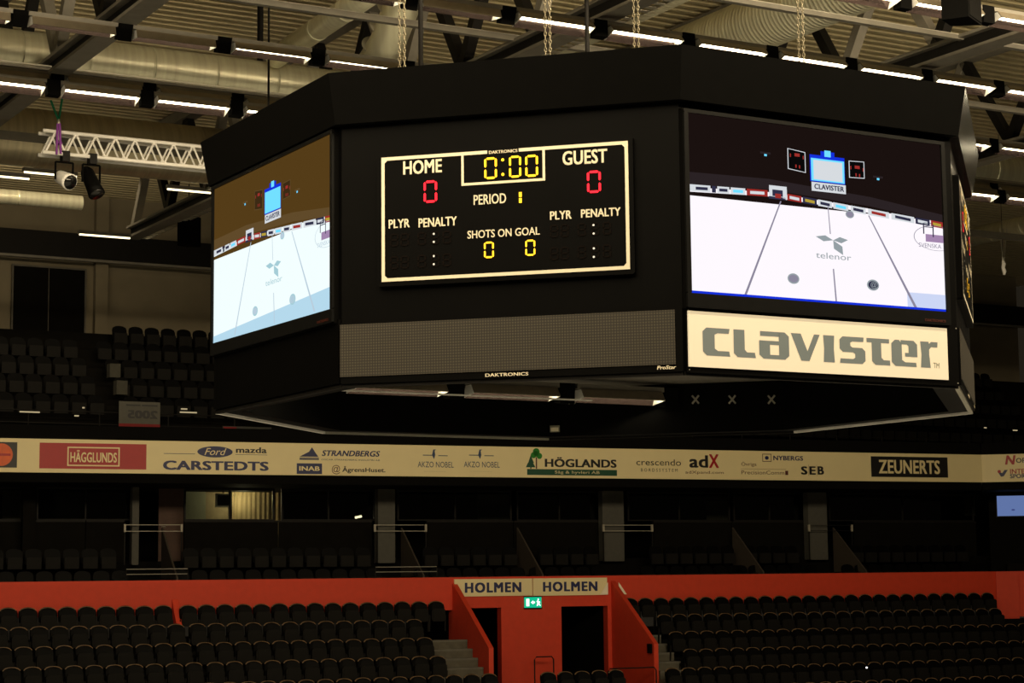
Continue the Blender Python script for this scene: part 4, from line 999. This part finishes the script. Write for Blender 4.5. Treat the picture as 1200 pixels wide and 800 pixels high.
# glazing with frames
n_ = 0
for x0, x1 in ((-8, 27), (43, 157), (216, 322), (330, 440), (466, 600), (606, 705), (736, 856), (860, 944), (972, 1142)):
    n_ += 1
    mb = MB(); a, b_ = sx_(x0), sx_(x1)
    for (p0, p1, q0, q1) in ((a, b_, 1.67, 1.71), (a, b_, 2.54, 2.60), (a, a + .05, 1.71, 2.54), (b_ - .05, b_, 1.71, 2.54)): mb.box(p0, p1, TP + .02, TP + .08, q0, q1, darksteel)
    if b_ - a > 2.2: mb.box((a + b_) / 2 - .02, (a + b_) / 2 + .02, TP + .02, TP + .08, 1.71, 2.54, darksteel)
    struct(mb.build(f'window_{n_}', loc=lo_loc, rz=LY))
    gm = bpy.data.materials.get('suite_glass')
    if not gm:
        gm = bpy.data.materials.new('suite_glass'); gm.use_nodes = True; nt = gm.node_tree; nt.nodes.clear()
        o1 = nt.nodes.new('ShaderNodeOutputMaterial'); tr = nt.nodes.new('ShaderNodeBsdfTransparent'); gs = nt.nodes.new('ShaderNodeBsdfGlossy'); gs.inputs['Roughness'].default_value = .05
        tr.inputs[0].default_value = (.8, .82, .8, 1); mx = nt.nodes.new('ShaderNodeMixShader'); fr = nt.nodes.new('ShaderNodeFresnel'); fr.inputs[0].default_value = 1.4
        nt.links.new(fr.outputs[0], mx.inputs[0]); nt.links.new(tr.outputs[0], mx.inputs[1]); nt.links.new(gs.outputs[0], mx.inputs[2]); nt.links.new(mx.outputs[0], o1.inputs[0])
    g_ = MB(); g_.box(a + .05, b_ - .05, TP + .045, TP + .055, 1.71, 2.54, gm); go = g_.build('pane', bpy.data.objects[f'window_{n_}'])
a, b_ = LO.hit(240, 600, 5.4)[0], LO.hit(276, 600, 5.4)[0]
mb = MB(); mb.box(a, b_, 5.4, 5.44, .5, 2.6, mat('brown_inner_wall', (.40, .32, .18), rough=.8, noise=.2)); tag(mb.build('inner_wall', loc=lo_loc, rz=LY), 'brown inner wall behind the television in the lit suite', 'wall panel')
# pillars
pill = mat('grey_pillar_paint', (.075, .072, .06), rough=.8, noise=.2)
redb = mat('red_brown_door', (.065, .030, .018), rough=.7, noise=.3)
for x0, x1, z0_, m, d in ((155, 163, .4, pill, 'slim pale pillar by the first white gate rail'), (443, 463, .4, pill, 'pale pillar by the second white gate rail'), (706, 731, .4, pill, 'pale pillar by the third white gate rail'), (947, 969, .4, pill, 'rightmost pale pillar in the suite row'),
                        (27, 42, .4, dark, 'dark pillar at the left end of the suite row')):
    a, b_ = LO.hit(x0, 600, 2.5)[0], LO.hit(x1, 600, 2.5)[0]
    mb = MB(); mb.bbox(a, b_, 2.5, 2.8, z0_, 2.6, m, .02); tag(mb.build('pillar', loc=lo_loc, rz=LY), d, 'pillar', 'suite row pillars')
a, b_ = LO.hit(186, 600, 3.4)[0], LO.hit(215, 600, 3.4)[0]
dr = thing('suite_door', 'dim red-brown door leaf behind the first white gate rail', 'door', LO.w(a, 3.4, .5), LY)
mb = MB(); mb.box(0, b_ - a, 0, .05, 0, 2.1, redb); mb.build('door_leaf', dr)
mb = MB(); mb.tube([(.08, -.03, 1.0), (.2, -.03, 1.0)], .012, galv, n=6); mb.build('handle', dr)
# room inside the lit suite
mb = MB(); a, b_ = LO.hit(217, 600, 5.2)[0], LO.hit(241, 600, 5.2)[0]
mb.box(a, b_, 5.2, 5.24, .5, 2.6, mat('pale_green_partition', (.42, .43, .30), rough=.8, noise=.1)); tag(mb.build('partition', loc=lo_loc, rz=LY), 'pale green partition inside the lit suite left of the television', 'partition')
a, b_ = LO.hit(272, 600, 5.2)[0], LO.hit(330, 600, 5.2)[0]
mb = MB(); n = 60; vs = []; fs = []
for i in range(n + 1):
    x = a + (b_ - a) * i / n; y = 5.2 + .018 * math.sin(i * 1.1) + .01 * math.sin(i * 2.7); vs += [(x, y, .5), (x, y, 2.6)]
for i in range(n): fs.append((2 * i, 2 * i + 2, 2 * i + 3, 2 * i + 1))
mb.add(vs, fs, mat('tan_curtain', (.36, .28, .14), rough=.9, noise=.2), True); tag(mb.build('curtain', loc=lo_loc, rz=LY), 'tan curtain lit inside the suite right of the television', 'curtain')
h = LO.hit(262, 586, 3.3)
tv = thing('television', 'small dark television with a pale frame inside the lit suite window', 'television', LO.w(h[0], 3.3, h[1]), LY)
mb = MB(); mb.bbox(-.24, .24, -.04, .04, -.2, .2, mat('pale_tv_frame', (.5, .48, .4), rough=.6), .02); mb.build('frame', tv)
mb = MB(); mb.box(-.19, .19, -.05, -.04, -.15, .15, glassd); mb.build('screen', tv)
mb = MB(); mb.tube([(0, .04, 0), (0, .1, .9)], .02, darksteel, n=6); mb.build('bracket', tv)
ld = bpy.data.lights.new('suite_lamp', 'POINT'); ld.energy = 25; ld.color = (1, .85, .5); ld.shadow_soft_size = .1
lo = bpy.data.objects.new('suite_lamp', ld); C.objects.link(lo); a = LO.hit(285, 600, 4.6)[0]; lo.location = LO.w(a, 4.7, 2.4)
# lamp glowing low in the suite left of the second rail
h = LO.hit(420, 605.5, 3.6); t = thing('table_lamp', 'small glowing lamp low in the suite window by the second pillar', 'lamp', LO.w(h[0], 3.6, h[1] - .12), LY)
mb = MB(); mb.tube([(-.10, 0, .1), (.10, 0, .14)], .035, glow('lamp_glow', (1, .85, .5), 2.2), n=8); mb.build('shade', t)
mb = MB(); mb.tube([(0, 0, -.0), (0, 0, .1)], .02, darksteel, n=6); mb.box(-.26, .3, -.05, .2, -.08, .0, mat('lit_sill_wood', (.35, .24, .10), rough=.6, noise=.2)); mb.build('base', t)
# pale screens in the windows
for x0, y0, x1, y1, col, d in ((1168, 581, 1203, 604, S(95, 115, 165), 'pale blue lit video screen at the right edge in the corner suite'),):
    a, b_ = CO.hit(x0, y0, 2.0), CO.hit(x1, y1, 2.0)
    t = thing('wall_screen', d, 'screen', CO.w(a[0], 2.0, b_[1]), Y2)
    mb = MB(); mb.box(-.04, b_[0] - a[0] + .04, 0, .06, -.04, a[1] - b_[1] + .04, darksteel); mb.build('frame', t)
    mb = MB(); mb.box(0, b_[0] - a[0], -.01, 0, 0, a[1] - b_[1], glow('blue_screen', col, 1.0)); mb.disc((b_[0] - a[0]) * .55, .2, .06, .03, -.013, glow('blue_screen_mark', S(60, 70, 120), 1.0)); mb.build('screen', t)
mb = MB(); mb.box(.2, 5, 2.1, 2.2, -.1, 2.6, darker); mb.box(.7, 5, .7, 2.1, -.2, .2, dark); struct(mb.build('wall_right', loc=tuple(CORN), rz=Y2))
for x0, y0, x1, y1, t_, c_, d in ((3, 574, 26, 611, 5.0, (.05, .052, .03), 'dim olive board inside the leftmost suite window'), (560, 576, 598, 609, 5.0, (.045, .042, .032), 'dim grey board inside the window above the left tunnel sign'), (828, 587, 854, 609, 4.6, (.075, .07, .05), 'pale board inside the window right of the third pillar'), (1130, 577, 1143, 604, 4.0, (.06, .055, .04), 'narrow pale board at the right end of the suite row')):
    a, b_ = LO.hit(x0, y0, t_), LO.hit(x1, y1, t_); mb = MB(); mb.box(a[0], b_[0], t_, t_ + .04, b_[1], a[1], mat('suite_board_%d' % x0, c_, rough=.8, noise=.3))
    tag(mb.build('wall_board', loc=lo_loc, rz=LY), d, 'board')
# white gate rails
for i, (x0, x1) in enumerate(((145, 214), (438, 500), (706, 765), (947, 999))):
    a, b_ = LO.hit(x0, 618, 2.3)[0], LO.hit(x1, 618, 2.3)[0]; zc = LO.hit(x0, 618.5, 2.3)[1]
    t = thing('gate_rail', ['leftmost', 'second', 'third', 'rightmost'][i] + ' pale gate rail from the left in front of the suites', 'gate', LO.w(a, 2.3, .4), LY, 'pale gate rails')
    zc -= .4
    mb = MB(); dim = i == 3
    gp = mat('pale_rail_paint', (.36, .33, .26), rough=.5, noise=.1)
    for z_ in (zc - .09, zc + .09): mb.bar((0, 0, z_), (b_ - a, 0, z_), .02, .018, gp if not dim else darksteel)
    mb.build('rail', t)
    mb = MB()
    for x in (.03, b_ - a - .03): mb.box(x - .03, x + .03, -.03, .03, zc - .11, zc + .11, gp)
    mb.build('end_bracket', t)
    mb = MB()
    for x in (.03, b_ - a - .03): mb.bar((x, 0, 0), (x, 0, zc - .1), .03, .03, darksteel)
    mb.build('post', t)
# stair cheeks between the seat blocks
for x0, d in ((471, 'right of the second pillar'), (607, 'above the tunnel signs'), (860, 'right of the tunnel'), (978, 'right of the rightmost pillar'), (190, 'by the first gate rail')):
    s0 = LO.hit(x0, 630, 2.4)[0]
    mb = MB(); mb.prismx([(2.5, 1.45), (2.5, -.1), (.6, -.1), (.6, .02)][::-1], s0, s0 + .05, mat('brown_cheek', (.055, .042, .03), rough=.8, noise=.2))
    tag(mb.build('stair_cheek', loc=lo_loc, rz=LY), 'dim sloping brown stair side panel ' + d, 'panel')
for i, x0 in enumerate((148, 440)):
    a, b_ = LO.hit(x0, 668, .6)[0], LO.hit(x0 + 72, 668, .6)[0]
    mb = MB()
    for z_ in (.27, .13): mb.tube([(a, .6, z_), (b_, .6, z_)], .012, galv, n=6)
    for s in (a, b_): mb.tube([(s, .6, -.1), (s, .6, .27)], .015, darksteel, n=6)
    tag(mb.build('step_rail', loc=lo_loc, rz=LY), 'low two-bar rail behind the orange wall under the ' + ('first' if i == 0 else 'second') + ' gate rail', 'handrail')
print('SEATS', COUNT[0])
